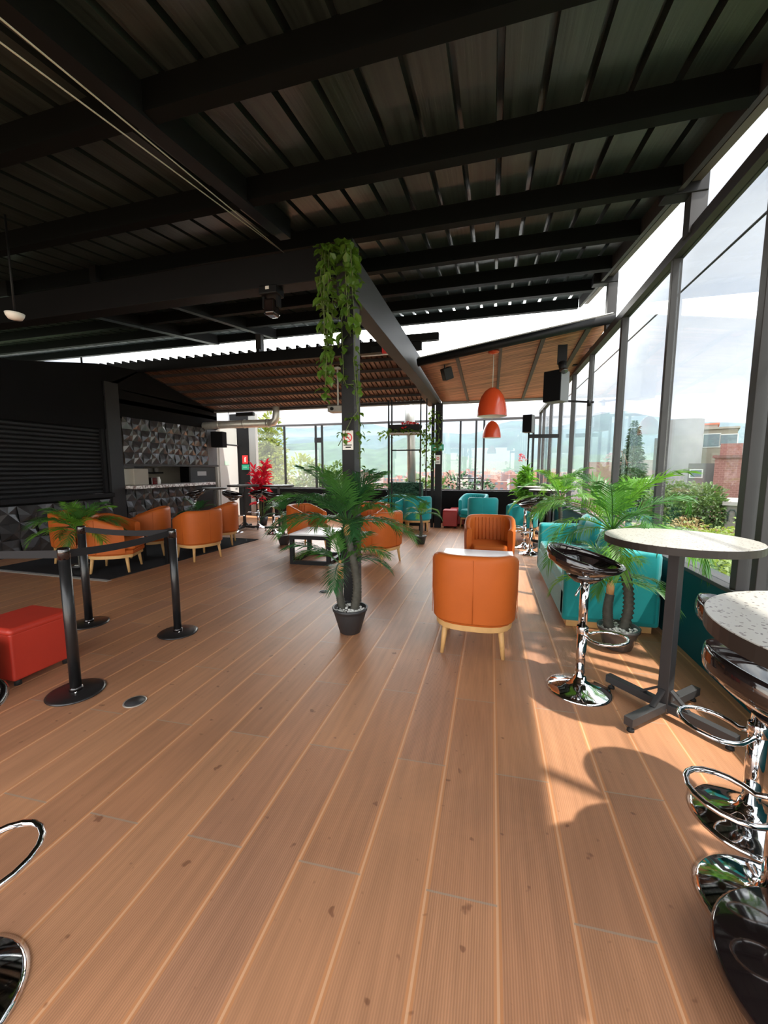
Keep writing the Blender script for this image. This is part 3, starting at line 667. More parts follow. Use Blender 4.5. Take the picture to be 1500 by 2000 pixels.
# ================================================================ plants
def frond(mb,base,az,el,L,width,droop,n=32,seed=0):
    """arching pinnate leaf"""
    rnd=random.Random(seed); p=Vector(base); pts=[p.copy()]; e=el; seg=14
    for i in range(seg):
        d=Vector((math.cos(az)*math.cos(e),math.sin(az)*math.cos(e),math.sin(e))); p=p+d*(L/seg); pts.append(p.copy()); e-=droop/seg*(.5+1.2*i/seg)
    mb.tube(pts,[.0075*(1-.85*i/seg) for i in range(seg+1)],5)
    for i in range(n):
        f=.2+.8*(i+.5)/n; k=f*seg; j=min(int(k),seg-1); q=pts[j].lerp(pts[j+1],k-j); T=(pts[j+1]-pts[j]).normalized()
        side=T.cross(Vector((0,0,1))); side=side.normalized() if side.length>.01 else Vector((1,0,0)); nu=side.cross(T).normalized()
        ll=1.15*width*(math.sin(PI*(.12+.80*f))**.7)*rnd.uniform(.85,1.1)
        for s_ in(-1,1):
            dr=(side*s_*(.80-.25*f)+T*(.62+.5*f)+nu*rnd.uniform(.0,.22)).normalized()
            wv=T*max(.006,.0155*min(1,L/.6)); 
            mid=q+dr*ll*.5; tip=q+dr*ll-Vector((0,0,1))*ll*rnd.uniform(.12,.34)
            mb.add([q-wv*.35,q+wv*.35,mid+wv*.6-Vector((0,0,ll*.02)),tip,mid-wv*.6-Vector((0,0,ll*.02))],[(0,1,2,4),(4,2,3)])
def trunk(mb,pts,r0,r1,rings=26):
    P_=[Vector(p) for p in pts]
    def at(f):
        k=f*(len(P_)-1); i=min(int(k),len(P_)-2); a=k-i
        p0=P_[max(i-1,0)];p1=P_[i];p2=P_[i+1];p3=P_[min(i+2,len(P_)-1)]
        return .5*((2*p1)+(p2-p0)*a+(2*p0-5*p1+4*p2-p3)*a*a+(3*p1-p0-3*p2+p3)*a**3)
    q=[];rr=[]
    for i in range(rings*2+1):
        f=i/(rings*2); q.append(at(f)); r=r0+(r1-r0)*f; rr.append(r*(1.2 if i%2 else .86))
    mb.tube(q,rr,12)
BARK=mat('ringed_palm_bark',(.065,.062,.048),.7,noise=.5,nscale=30)
def potted_palm(label,x,y,trs,pot=(.165,.12,.21),fr=None,mats=(GRN,),potm=POT,seed=1,name='potted_palm',pebbles=True,xmax=None,avoid=None):
    t=thing(name,label,'potted plant',(x,y,0))
    r1,r0,hp=pot
    MB().lathe([(0,0),(r0*.85,0),(r0,.01),(r1*.93,hp*.8),(r1*.95,hp-.03),(r1,hp-.028),(r1+.004,hp),(r1-.015,hp),(r1-.02,hp-.03),(0,hp-.03)],n=36).build('pot',potm,t)
    if pebbles:
        rnd=random.Random(seed); mb=MB()
        for k in range(90):
            a=rnd.uniform(0,2*PI); q=math.sqrt(rnd.random())*(r1-.03); rr=rnd.uniform(.010,.018); zc=hp-.028+rr*.5
            mb.lathe([(0,-rr*.7),(rr,0),(rr*.8,rr*.5),(0,rr*.75)],c=(q*math.cos(a),q*math.sin(a),zc),n=6)
        tag(mb.build('pebbles',STONE,t),None,None,kind='stuff')
    rnd=random.Random(seed)
    for ti,(pts,ra,rb,nf,L,wd,dr,sheath) in enumerate(trs):
        mb=MB(); trunk(mb,pts,ra,rb); tr=mb.build('trunk',BARK,t)
        topp=Vector(pts[-1]); 
        if sheath:
            MB().tube([topp,topp+Vector((0,0,sheath*.5)),topp+Vector((0,0,sheath))],[rb*.95,rb*1.05,rb*.45],12).build('crown_sheath',SHEATH,tr)
            topp=topp+Vector((0,0,sheath*.8))
        for k in range(nf):
            az=2*PI*k/nf*1.0+rnd.uniform(-.25,.25)+ti*.5; lay=k%3
            el=[R(22),R(48),R(72)][lay]+rnd.uniform(-.12,.12)
            if avoid is not None:
                df=(az-avoid+PI)%(2*PI)-PI
                if abs(df)<.45: az=avoid+math.copysign(.45+abs(df)*.4,df)
            mb=MB(); frond(mb,topp,az,el,L*rnd.uniform(.85,1.1)*[1,1.0,.9][lay],wd,dr*[1.25,1.3,1.0][lay]+rnd.uniform(-.15,.15),seed=seed*97+k+ti*31)
            if xmax is not None: mb.v=[(min(v[0],xmax-.012*abs(math.sin(v[1]*90+v[2]*70))),v[1],v[2]) for v in mb.v]
            mb.build('frond',mats[(k+ti)%len(mats)],t)
    return t
# centre palm
potted_palm('tall twin-trunk potted palm leaning on the central black column',-1.215,3.27,
   [([(.04,.0,.19),(.07,.0,.42),(.04,.0,.66),(-.03,.02,.90)],.040,.030,18,.70,.24,.9,.12),
    ([(-.07,.01,.17),(-.10,.0,.35),(-.09,.0,.50)],.036,.028,8,.55,.18,.95,.17)],
   pot=(.158,.095,.24),mats=(GRN,GRND,GRN,GRND),seed=4,avoid=1.88)
potted_palm('bushy bright green potted palm in front of the teal sofa',1.065,3.56,
   [([(.03,.0,.14),(.07,.02,.35),(.04,.03,.6),(-.05,.04,.80),(-.08,.05,.92)],.040,.032,16,.82,.23,1.3,.08),
    ([(-.07,.0,.14),(-.09,.0,.32),(-.08,.0,.46)],.038,.03,7,.55,.15,1.4,.12)],
   pot=(.158,.105,.19),mats=(GRN2,GRN,GRN2,GRN),potm=POTG,seed=9,xmax=.50)
potted_palm('bright green potted palm rising behind the far end of the teal sofa',1.05,6.62,
   [([(0,.0,.17),(.03,.0,.5),(0,.0,.95)],.035,.028,13,.80,.22,1.2,.08)],mats=(GRN2,GRN),seed=21,xmax=.51)
potted_palm('small potted palm standing on the open floor just left of the far column',-1.33,7.65,
   [([(0,0,.13),(.02,0,.35),(0,0,.58)],.035,.02,9,.46,.14,1.3,.0)],pot=(.12,.085,.17),mats=(GRN,GRN2),seed=12)
potted_palm('small dark potted palm left of the cube table',-3.92,6.86,
   [([(0,0,.13),(-.02,0,.3),(-.03,0,.52)],.032,.022,10,.52,.15,1.4,.1)],pot=(.14,.09,.2),mats=(GRND,GRN),seed=15)
potted_palm('small potted palm at the rug corner behind the barrier posts',-5.62,4.14,
   [([(0,0,.10),(0,0,.35),(.04,0,.60)],.022,.016,18,.62,.22,1.25,.0)],pot=(.11,.08,.14),mats=(GRN2,GRN),seed=18)
potted_palm('dark potted palm against the kitchen counter behind orange chair',-6.35,7.35,
   [([(0,0,.13),(0,0,.3),(0,0,.5)],.03,.02,9,.48,.15,1.2,.0)],pot=(.14,.09,.2),mats=(GRND,),seed=19)
# broad leaves helper
def leaf(mb,p,d,L,wd,rnd,fold=.25):
    d=Vector(d).normalized(); s_=d.cross(Vector((rnd.uniform(-.4,.4),rnd.uniform(-.4,.4),1))); s_=s_.normalized() if s_.length>.01 else Vector((1,0,0)); n=s_.cross(d)
    p=Vector(p); a=p+d*L*.35; b=p+d*L*.7; t_=p+d*L-n*L*.15
    mb.add([p,a+s_*wd*.5+n*wd*fold,b+s_*wd*.38+n*wd*fold,t_,b-s_*wd*.38+n*wd*fold,a-s_*wd*.5+n*wd*fold,a,b],[(0,1,6),(0,6,5),(1,2,7,6),(6,7,4,5),(2,3,7),(7,3,4)])
def ti_plant(name,label,x,y,z0,m,h,rad,n,seed,stem=True,pot=True,L=.2,cat='potted plant',parent=None):
    t=thing(name,label,cat,(x,y,z0)); rnd=random.Random(seed)
    if pot: MB().lathe([(0,0),(.10,0),(.14,.22),(.13,.22),(.12,.19),(0,.19)],n=24).build('pot',POT,t)
    zb=.2 if pot else 0
    stems=[]; mb=MB()
    for k in range(5):
        a=rnd.uniform(0,2*PI); q=rnd.uniform(.0,rad*.5); hh=h*rnd.uniform(.65,1)
        p=[(0.03*math.cos(a),.03*math.sin(a),zb-.03),(q*.5*math.cos(a),q*.5*math.sin(a),zb+(hh-zb)*.5),(q*math.cos(a),q*math.sin(a),hh-.12)]; mb.tube(p,[.012,.01,.006],6); stems.append(p)
    mb.build('stem',STEM,t)
    mb=MB()
    for k in range(n):
        p=rnd.choice(stems); f=rnd.uniform(.35,1.0)
        a_,b_=(p[0],p[1]) if f<.5 else (p[1],p[2]); q=Vector(a_).lerp(Vector(b_),(f*2)%1 if f<1 else 1)
        an=rnd.uniform(0,2*PI); e=rnd.uniform(-.3,1.2)
        leaf(mb,q,(math.cos(an)*math.cos(e),math.sin(an)*math.cos(e),math.sin(e)),L*rnd.uniform(.7,1.2),L*.28,rnd)
    o=mb.build('foliage',m,t); return t
ti_plant('potted_plant','bright crimson leafy plant beside the far left high tables',-5.85,9.15,0,REDL,1.75,.5,420,5,L=.24)
t=ti_plant('potted_plant','bushy green plant with pink blossom by the far right high table',.80,9.95,0,GRN2,1.72,.5,420,6,L=.26)
rnd=random.Random(3); mb=MB()
for k in range(26): a=rnd.uniform(0,2*PI); leaf(mb,(-.1+rnd.uniform(-.07,.07),0,1.70+rnd.uniform(-.05,.12)),(math.cos(a),math.sin(a),rnd.uniform(.2,1)),.09,.04,rnd)
mb.build('blossom',PINK,t)
# vines
def vine(label,loc,stems,nleaf,L,seed,spread=.05):
    t=thing('climbing_vine',label,'vine',loc); rnd=random.Random(seed)
    mb=MB()
    for st_ in stems: mb.tube(st_,.004,5)
    mb.build('stem',STEM,t); mb=MB(); tot=sum(sum((Vector(s[i+1])-Vector(s[i])).length for i in range(len(s)-1)) for s in stems)
    for st_ in stems:
        ln=sum((Vector(st_[i+1])-Vector(st_[i])).length for i in range(len(st_)-1)); m_=max(3,int(nleaf*ln/tot))
        for k in range(m_):
            f=rnd.random()*(len(st_)-1); i=min(int(f),len(st_)-2); p=Vector(st_[i]).lerp(Vector(st_[i+1]),f-i)+Vector((rnd.uniform(-spread,spread),rnd.uniform(-spread,spread),rnd.uniform(-.02,.02)))
            a=rnd.uniform(0,2*PI); leaf(mb,p,(math.cos(a)*.7,math.sin(a)*.7,rnd.uniform(-1.3,.1)),L*rnd.uniform(.6,1.2),L*.62,rnd,.12)
    mb.build('foliage',VINE,t); return t
rnd=random.Random(77); st=[]
for k in range(16):
    a=rnd.uniform(-.26,.14); b=rnd.uniform(-.25,.05); zl=rnd.choice([.55,.75,.95,1.15,1.3]); 
    if a>.0: zl*=.55
    st.append([(a*.4,b*.5,3.50),(a*.9,b,3.46),(a,b-.02,3.46-zl*.5),(a+rnd.uniform(-.03,.03),b-.02,3.46-zl)])
vine('dense hanging pothos vine at the top of the central column',(-1.36,3.66,0),st,420,.11,31,.035)
z=[(.07,-.03,2.55),(.085,0,2.3),(.10,.0,2.05),(.05,-.03,1.98),(-.02,-.04,1.84),(-.09,-.04,1.72)]
vine('thin vine strand winding down the central column past the sign',(-1.365,3.67,0),[z,[(.09,.02,2.5),(.10,.02,2.2),(.10,.04,1.8),(.11,.03,1.5)],[(.1,.02,1.0),(.12,.0,.8),(.1,0,.62)],[(.05,-.02,2.9),(.08,-.01,2.7),(.08,-.01,2.5)],[(-.05,-.03,2.4),(0,-.04,2.3),(.07,-.03,2.3)]],75,.075,33,.03)
vine('vine climbing the far column beside the hanging flower shelf',(-1.42,9.85,0),[[(.0,-.05,3.0),(-.1,-.06,2.5),(.0,-.06,2.0),(-.05,-.06,1.4)],[(.12,-.05,2.9),(.15,-.05,2.4),(.12,-.05,1.9)],[(-.15,-.05,2.6),(-.22,-.05,2.2),(-.2,-.05,1.7),(-.12,-.05,1.2)]],150,.11,35,.07)
# ================================================================ hanging things
def pendant(label,x,y,zt,zc,r,h):
    t=thing('pendant_lamp',label,'pendant lamp',(x,y,zt),0,'orange dome pendants')
    prof=[(.012,0),(r*.22,-h*.015),(r*.5,-h*.12),(r*.74,-h*.3),(r*.9,-h*.55),(r*.98,-h*.8),(r,-h)]
    s_=MB().lathe(prof,n=44).build('lamp_shade',LAMP,t)
    MB().lathe([(r,-h),(r*.985,-h+.005)]+[(a*.97,b-.008) for a,b in reversed(prof[:-1])],n=44).build('shade_lining',LAMPIN,s_)
    MB().lathe([(0,-h*.75),(.035,-h*.72),(.03,-h*.5),(0,-h*.4)],n=16).build('bulb',LAMPIN,t)
    MB().tube([(0,0,-.01),(0,0,zc-zt)],.005,6).build('cord',mat('clear_cord',(.5,.5,.45),.4),t)
    MB().lathe([(0,zc-zt),(.085,zc-zt),(.09,zc-zt-.02),(.05,zc-zt-.045),(0,zc-zt-.05)],n=24).build('ceiling_rose',LAMP,t)
pendant('nearer and larger orange dome pendant lamp',-.02,6.8,2.77+.04,3.38,.238,.46)
pendant('farther orange dome pendant lamp just below the nearer one',-.02,9.85,2.63,3.22,.215,.40)
def speaker(label,x,y,z,rz,w_,d_,h_,sm=None):
    t=thing('wall_speaker',label,'speaker',(x,y,z),rz,'black loudspeakers')
    rbox('cabinet',sm or CGRY,t,-w_/2,-d_/2+.02,0,w_/2,d_/2,h_,.012); rbox('grille',CBLK,t,-w_/2+.004,-d_/2,.004,w_/2-.004,-d_/2+.03,h_-.004,.008)
    return t
t=speaker('black and grey loudspeaker high on the right glass wall, nearer one',1.0,7.25,2.60,R(-35),.30,.30,.50); MB().bar((.0,.12,.04),(.48,.34,-.02),.03,.03).build('bracket_arm',BLK,t); MB().lathe([(0,0),(.03,0),(.03,.1),(0,.1)],c=(.42,.30,-.08),n=12).build('bracket_clamp',BLK,t)
t=speaker('black loudspeaker farther along the right glass wall',.83,10.2,2.36,R(-22),.22,.25,.42); MB().bar((.0,.1,-.08),(.60,.42,-.08),.05,.09).build('bracket_arm',BLK,t); MB().tube([(.0,.05,-.9),(.0,.05,.0)],.02,8).build('stand_pole',BLK,t)
speaker('black loudspeaker on the grey wall beside the white door',-7.55,9.72,2.10,R(12),.34,.28,.44,CBLK)
t=thing('stage_light','small black stage light above the nearer right loudspeaker','stage light',(1.05,7.1,3.2)); MB().tube([(0,0,0),(.02,-.05,-.13)],.06,14).build('lamp_body',BLK,t); MB().box(-.07,-.02,-.02,.07,.02,.28).build('yoke',BLK,t); MB().tube([(.02,-.05,-.13),(.025,-.06,-.16)],.065,14).build('lens_ring',ABS,t)
t=thing('stage_light','black box spotlight hanging under the orange reed ceiling','stage light',(-.83,7.0,3.29)); o=rbox('lamp_body',BLK,t,-.08,-.07,-.27,.08,.07,-.07); o.rotation_euler=(R(12),R(-22),R(30)); MB().box(-.01,-.01,-.1,.01,.01,.0).build('yoke',BLK,t)
t=thing('moving_head_light','black moving head disco light under the main cross beam','stage light',(-2.19,3.72,3.31)); rbox('base',BLK,t,-.10,-.08,-.09,.10,.08,-.005,.015); MB().box(-.09,-.03,-.2,-.065,.03,-.09).build('yoke',BLK,t); MB().box(.065,-.03,-.2,.09,.03,-.09).build('yoke',BLK,t); rbox('head',ABS,t,-.06,-.07,-.28,.06,.07,-.12,.03); MB().box(-.02,-.082,-.05,.02,-.08,-.02).build('label_plate',PAPER,t)
t=thing('projector','white ceiling projector on a pole below the reed roof','projector',(-3.2,8.0,3.62)); MB().tube([(0,0,.03),(0,0,-.80)],.02,8).build('pole',WHT,t); MB().lathe([(0,.0),(.07,.0),(.07,-.03),(0,-.03)],n=16).build('ceiling_plate',WHT,t); rbox('housing',mat('projector_grey',(.35,.34,.31),.5),t,-.19,-.14,-.93,.19,.14,-.80,.02); MB().tube([(-.08,-.14,-.87),(-.08,-.17,-.87)],.035,14).build('lens',BLK,t)
t=thing('smoke_detector','round white smoke detector on the underside of the roof','smoke detector',(-3.8,2.45,2.76+.0)); MB().lathe([(0,-.05),(.045,-.045),(.06,-.02),(.065,0),(0,0)],n=28).build('housing',LAMPIN,t); MB().tube([(0,0,0),(0,0,.75)],.008,8).build('hanger',BLK,t)
for lab,x,y,z in (('red emergency strobe on the left of the far fascia',-9.3,7.28,3.72),('red emergency strobe hanging behind the central column',-1.93,7.28,3.62)):
    t=thing('emergency_light',lab,'emergency light',(x,y,z),0,'red emergency lights'); rbox('red_box',SRED,t,-.09,-.04,0,.09,.04,.16,.01); rbox('black_box',BLK,t,-.3,-.04,.02,-.1,.04,.14,.01); MB().tube([(-.5,0,-.02),(.15,0,-.02)],.012,8).build('tube_lamp',LAMPIN,t); MB().box(-.02,-.01,.1,.02,.01,.35).build('bracket',BLK,t)
# duct
t=thing('ventilation_duct','shiny aluminium ventilation duct turning up at its end','duct',(0,0,0))
MB().tube([(-8.3,9.45,2.66),(-7.3,9.45,2.70),(-5.75,9.45,2.70)],.105,18).build('duct_pipe',ALU,t); MB().tube([(-5.75,9.45,2.70),(-5.62,9.45,2.72),(-5.55,9.45,2.80),(-5.53,9.45,2.95),(-5.53,9.45,3.12)],[.10,.10,.095,.09,.085],18).build('duct_elbow',ALU,t)
for x in (-7.3,-6.5,-5.78): MB().tube([(x-.02,9.45,2.70),(x+.02,9.45,2.70)],.115,18).build('clamp_band',ALU,t)
MB().tube([(-7.0,9.45,2.8),(-7.0,9.45,3.12)],.008,6).build('hanger_strap',GREY,t)
t=thing('flue_pipe','tall pale grey flue pipe behind the hanging flower shelf','pipe',(-2.08,10.35,0)); MB().tube([(-.06,0,3.3),(-.04,0,2.6),(0,0,2.3),(.05,0,0)],[.135,.135,.11,.11],20).build('pipe_body',TUBE,t)
# hanging flower shelf frame
t=thing('flower_shelf','hanging black tray of red flowers and vines near the far column','hanging planter',(-2.0,9.3,0))
for x in (-.42,-.34,.36,.5): MB().box(x-.015,-.02,0,x+.015,.01,3.12).build('frame_post',BLK,t)
MB().box(-.34,-.02,1.92,.36,.0,1.95).build('frame_rail',BLK,t)
MB().box(-.35,-.2,2.30,.36,.15,2.34).build('tray_shelf',mat('tray_white',(.4,.38,.36),.6),t); MB().add([(-.37,-.2,2.52),(.37,-.2,2.52),(.33,-.15,2.34),(-.33,-.15,2.34),(-.37,.15,2.52),(.37,.15,2.52),(.33,.12,2.34),(-.33,.12,2.34)],[(0,1,2,3),(5,4,7,6),(4,0,3,7),(1,5,6,2),(3,2,6,7)]).build('tray_box',BLK,t,solid=.01)
rnd=random.Random(8); mb=MB()
for k in range(70): a=rnd.uniform(0,2*PI); leaf(mb,(rnd.uniform(-.1,.3),rnd.uniform(-.21,.1),rnd.uniform(2.40,2.56)),(math.cos(a),math.sin(a),rnd.uniform(0,1)),.09,.06,rnd)
mb.build('flowers',SRED,t); mb=MB()
for k in range(150): a=rnd.uniform(0,2*PI); x=rnd.gauss(0,.32); leaf(mb,(x,rnd.uniform(-.26,.1),2.40-abs(x)*rnd.uniform(0,.35)),(math.cos(a),math.sin(a),rnd.uniform(-1,.4)),.12,.07,rnd)
mb.build('foliage',VINE,t)
t=thing('hedge_planter','dark green clipped artificial hedge screen in front of the far window','hedge',(-2.2,10.25,0)); o=MB(); o.box(-.46,-.12,.25,.46,.12,1.14); o.build('hedge_block',DGREEN,t,bevel=.02)
rnd=random.Random(18); mb=MB()
for k in range(700): a=rnd.uniform(0,2*PI); leaf(mb,(rnd.uniform(-.46,.46),-.12,rnd.uniform(.28,1.14)),(math.cos(a)*.6,-abs(math.sin(a)),rnd.uniform(-.5,.6)),.07,.04,rnd)
tag(mb.build('hedge_leaves',DGREEN,t),None,None,kind='stuff'); rbox('trough',BLK,t,-.46,-.15,0,.46,.15,.25)
# railing seen through the far window
t=thing('balcony_railing','thin black balcony railing between the far window posts','railing',(0,14.7,0))
for z in (1.14,.93): MB().tube([(-1.2,0,z),(-.35,0,z)],.016,8).build('rail',BLK,t)
MB().tube([(-1.2,0,0),(-1.2,0,1.2)],.015,8).build('upright',BLK,t); MB().tube([(-.35,0,0),(-.35,0,1.2)],.015,8).build('upright',BLK,t)
# overhead wires
for lab,p in (('pale steel wire stretched under the roof, upper of the pair',(0,37)),('pale steel wire stretched under the roof, lower of the pair',(0,85))):
    if p[1]==37: a=Vector((-1.72,1.155,3.08));
    else: a=Vector((-1.815,1.21,3.08))
    b=Vector((-2.02,3.70,3.60)); d=(a-b); a2=b+d*1.9
    tag(MB().tube([a2,b],.004,6).build('overhead_wire',WIRE),lab,'wire','overhead wires')
tag(MB().tube([(2.25,-1,3.71),(2.25,16,3.74)],.013,6).build('outside_cable',GREY),'thin dark cable running outside the right glass','cable')
# cube light stripes of the roof: linear lamp at left
t=thing('tube_light','white tube lamp fixed under the left end of the lean-to roof','tube light',(-9.4,7.15,3.62)); MB().tube([(-.6,0,0),(.35,0,.0)],.016,8).build('tube',LAMPIN,t)
# signs
def sign(label,x,y,z,w_,h_,build):
    t=thing('wall_sign',label,'sign',(x,y,z)); MB().box(-w_/2,-.004,-h_/2,w_/2,0,h_/2).build('plate',PAPER,t); build(t,w_,h_)
def ring(r0,r1,n=36,y=-.0055,c=(0,0)):
    mb=MB(); vs=[];fs=[]
    for k in range(n):
        a=2*PI*k/n; vs+=[(c[0]+r0*math.cos(a),y,c[1]+r0*math.sin(a)),(c[0]+r1*math.cos(a),y,c[1]+r1*math.sin(a))]
    fs=[(2*k,2*k+1,(2*k+3)%(2*n),(2*k+2)%(2*n)) for k in range(n)]; mb.add(vs,fs); return mb
def nosmoke(t,w_,h_):
    ring(.034,.045,c=(0,.025)).build('ban_ring',SRED,t); MB().bar((-.03,-.0058,.055),(.03,-.0058,-.005),.010,.001,(0,1,0)).build('ban_slash',SRED,t)
    MB().box(-.024,-.0052,.02,.016,-.0045,.028).build('cigarette',BLK,t); MB().box(-.045,-.0055,-.052,.04,-.0045,-.042).build('caption_bar',BLK,t); MB().box(-.025,-.0055,-.075,.03,-.0045,-.062).build('caption_bar',BLK,t)
sign('no smoking sign with red ban ring on the central column',-1.365,3.664,1.775,.11,.185,nosmoke)
t=thing('wall_sign','green exit sign fixed on the far column','sign',(-1.31,9.89,2.02)); MB().box(-.15,-.004,-.075,.15,0,.075).build('plate',SGREEN,t)
MB().bar((-.10,-.006,0),(-.03,-.006,0),.02,.002,(0,1,0)).build('arrow',PAPER,t); MB().box(.0,-.006,-.03,.11,-.0045,.03).build('caption',mat('sign_mint',(.3,.6,.5),.5),t)
t=thing('wall_sign','small white notice below the green sign on the far column','sign',(-1.30,9.89,1.72)); MB().box(-.06,-.004,-.11,.06,0,.11).build('plate',PAPER,t); ring(.02,.035,c=(0,.03)).build('ban_ring',SRED,t); MB().box(-.04,-.006,-.07,.04,-.0045,-.05).build('caption',BLK,t)
t=thing('wall_sign','red fire extinguisher sign on the black pier beside the door','sign',(-7.52,10.89,1.78)); MB().box(-.10,-.004,-.13,.10,0,.13).build('plate',SRED,t); MB().box(-.025,-.006,-.08,.025,-.0045,.05).build('extinguisher_mark',PAPER,t); MB().box(-.01,-.006,.05,.04,-.0045,.075).build('nozzle_mark',PAPER,t)
t=thing('wall_sign','green sign right under the red extinguisher sign','sign',(-7.52,10.89,1.54)); MB().box(-.13,-.004,-.08,.13,0,.08).build('plate',SGREEN,t); MB().box(-.08,-.006,-.01,.06,-.0045,.015).build('arrow_mark',mat('sign_mint'),t)
# floor drains
for lab,x,y in (('round steel floor drain left of centre near the barrier',-2.18,1.873),('small round floor drain behind the barrier toward the palm',-1.93,4.3)):
    t=thing('floor_drain',lab,'floor drain',(x,y,.001),0,'floor drains'); MB().lathe([(0,.0),(.058,0),(.058,.003),(.0,.003)],n=30).build('grate',GREY,t); MB().lathe([(.058,0),(.068,0),(.066,.004),(.058,.004)],n=30).build('rim',mat('drain_steel',(.5,.45,.4),.4,.6),t)
# ================================================================ outside
GZ=-9.
ground=mat('green_ground',(.06,.09,.04),.9,noise=.6,nscale=.08)
def terr(u,v):
    x=(u*2-1); x=1500*x*abs(x); y=-60+2100*v*v; rr=math.hypot(x,y); k=min(1,max(0,(rr-70)/150)); k=k*k*(3-2*k); return (x,y,GZ-34*k)
mb=MB(); mb.grid(terr,70,60); struct(mb.build('ground',ground))
# mountains
def ridge(name,dist,base,prof,depth,m,seed,amp):
    rnd=random.Random(seed); mb=MB(); nx=150;ny=26; import mathutils
    def hgt(px):  # prof: (angle tan x/y , tan elev)
        for i in range(len(prof)-1):
            if prof[i][0]<=px<=prof[i+1][0]:
                f=(px-prof[i][0])/(prof[i+1][0]-prof[i][0]); f=f*f*(3-2*f); return prof[i][1]*(1-f)+prof[i+1][1]*f
        return prof[0][1] if px<prof[0][0] else prof[-1][1]
    xa,xb=prof[0][0],prof[-1][0]
    vs=[]
    for i in range(nx):
        tx=xa+(xb-xa)*i/(nx-1)
        for j in range(ny):
            v=j/(ny-1); y=dist-depth*(1-v); f=v**1.15
            nn=mathutils.noise.fractal(Vector((tx*6+seed,v*2.5,0)),1,2,6)*amp
            z=base+(hgt(tx)*dist+H-base)*f+nn*dist*(.25+.75*v)*(1-.5*v)
            vs.append((tx*dist*(.75+.25*v) if 0 else tx*y,y,z))
    fs=[(i*ny+j,(i+1)*ny+j,(i+1)*ny+j+1,i*ny+j+1) for i in range(nx-1) for j in range(ny-1)]
    mb.smooth=True; mb.add(vs,fs); return struct(mb.build(name,m))
MTN=mat('forested_mountain',(.035,.07,.06),.95,0,.1,.95,.016)
ridge('mountain_range',1400,-45,[(-1.6,.13),(-.75,.10),(-.60,.118),(-.47,.108),(-.34,.122),(-.30,.112),(-.22,.090),(-.13,.085),(-.05,.085),(.05,.110),(.13,.098),(.25,.12),(.40,.105),(.55,.092),(.75,.10),(1.2,.12),(2,.13)],600,MTN,3,.018)
ridge('mountain_foothills',950,-45,[(-1.6,.07),(-.8,.075),(-.60,.06),(-.40,.075),(-.30,.05),(-.20,.08),(-.1,.035),(.0,.02),(.2,.03),(.5,.04),(2,.05)],380,mat('green_foothill',(.05,.085,.045),.95,0,.1,.95,.03),8,.012)
# haze over the valley
hz=MB().box(-2500,70,-45,2500,1900,260).build('valley_haze',bpy.data.materials.new('haze')); hm=hz.data.materials[0]; hm.use_nodes=True; hn=hm.node_tree; hn.nodes.clear()
vs_=N(hn,'ShaderNodeVolumeScatter'); vs_.inputs['Color'].default_value=(.60,.70,.98,1); vs_.inputs['Density'].default_value=.00036; vs_.inputs['Anisotropy'].default_value=.2
ou=N(hn,'ShaderNodeOutputMaterial'); hn.links.new(vs_.outputs[0],ou.inputs['Volume']); tag(hz,'pale blue haze lying over the valley and mountains','haze',kind='stuff')
# distant town
rnd=random.Random(42); bm_=[mat('brick_far_%d'%k,c,.8) for k,c in enumerate([(.27,.11,.07),(.32,.17,.12),(.36,.29,.24),(.29,.13,.09),(.38,.34,.31)])]
meshes=[]
def town_block(k,m):
    mb=MB(); w_,d_,h_=[(14,12,34),(18,12,24),(11,11,46),(26,14,16)][k%4]
    mb.box(-w_/2,-d_/2,0,w_/2,d_/2,h_); mb.mi=1
    for f in range(int(h_/4)):
        for q in range(int(w_/4)):
            mb.box(-w_/2+1+q*4,-d_/2-.1,2+f*4,-w_/2+3+q*4,-d_/2,3.6+f*4)
    mb.mi=0; mb.box(-2,-2,h_,2,2,h_+2.5)
    me=mb.build('tower_block',[m,mat('far_window',(.10,.12,.14),.4)]); me.location=(0,0,-500); return me
protos=[town_block(k,bm_[k%5]) for k in range(10)]
cnt=0
for k in range(150):
    y=rnd.uniform(330,720); tx=rnd.uniform(-.75,.62)
    if k<12: y=rnd.uniform(240,330); tx=rnd.uniform(-.18,.12)
    p=protos[rnd.randrange(10)]; o=p if p.location.z<-400 else p.copy()
    if o is not p: col.objects.link(o)
    zt=1.5+y*(-.006-.05*rnd.random()**1.2)
    hh=[34,24,46,16][protos.index(p)%4]
    o.location=(tx*y,y,zt-hh); o.rotation_euler=(0,0,rnd.uniform(-.5,.5)); tag(o,'distant brick tower block in the hazy valley town','building','tower blocks of the valley town')
for p in protos:
    if p.location.z<-400: p.location=(-400,450,-40); tag(p,'distant brick tower block in the hazy valley town','building','tower blocks of the valley town')
mb=MB()
rr=random.Random(99)
for k in range(2600):
    y=260+600*rr.random()**.8; tx=rr.uniform(-.85,.8); a_=rr.uniform(4,9); hh=rr.uniform(4,13); zg=-43+max(0,(y-560))*.12; mb.mi=rr.randrange(4); mb.box(tx*y-a_/2,y,zg,tx*y+a_/2,y+a_,zg+hh)
tag(mb.build('town_houses',[mat('house_brick',(.28,.12,.08),.8),mat('house_pink',(.33,.19,.15),.8),mat('house_pale',(.36,.32,.29),.8),mat('house_trees',(.035,.065,.03),.9)]),'carpet of small brick houses covering the valley floor','houses',kind='stuff')
t=thing('office_tower','dark grey tower left of the far window post','building',(-18.5,300,0)); MB().box(-9,-7,-40,9,7,-5).build('wall',mat('dark_tower',(.10,.11,.12),.6),t); MB().box(-4,-4,-5,4,4,-3).build('roof_hut',GREY,t)
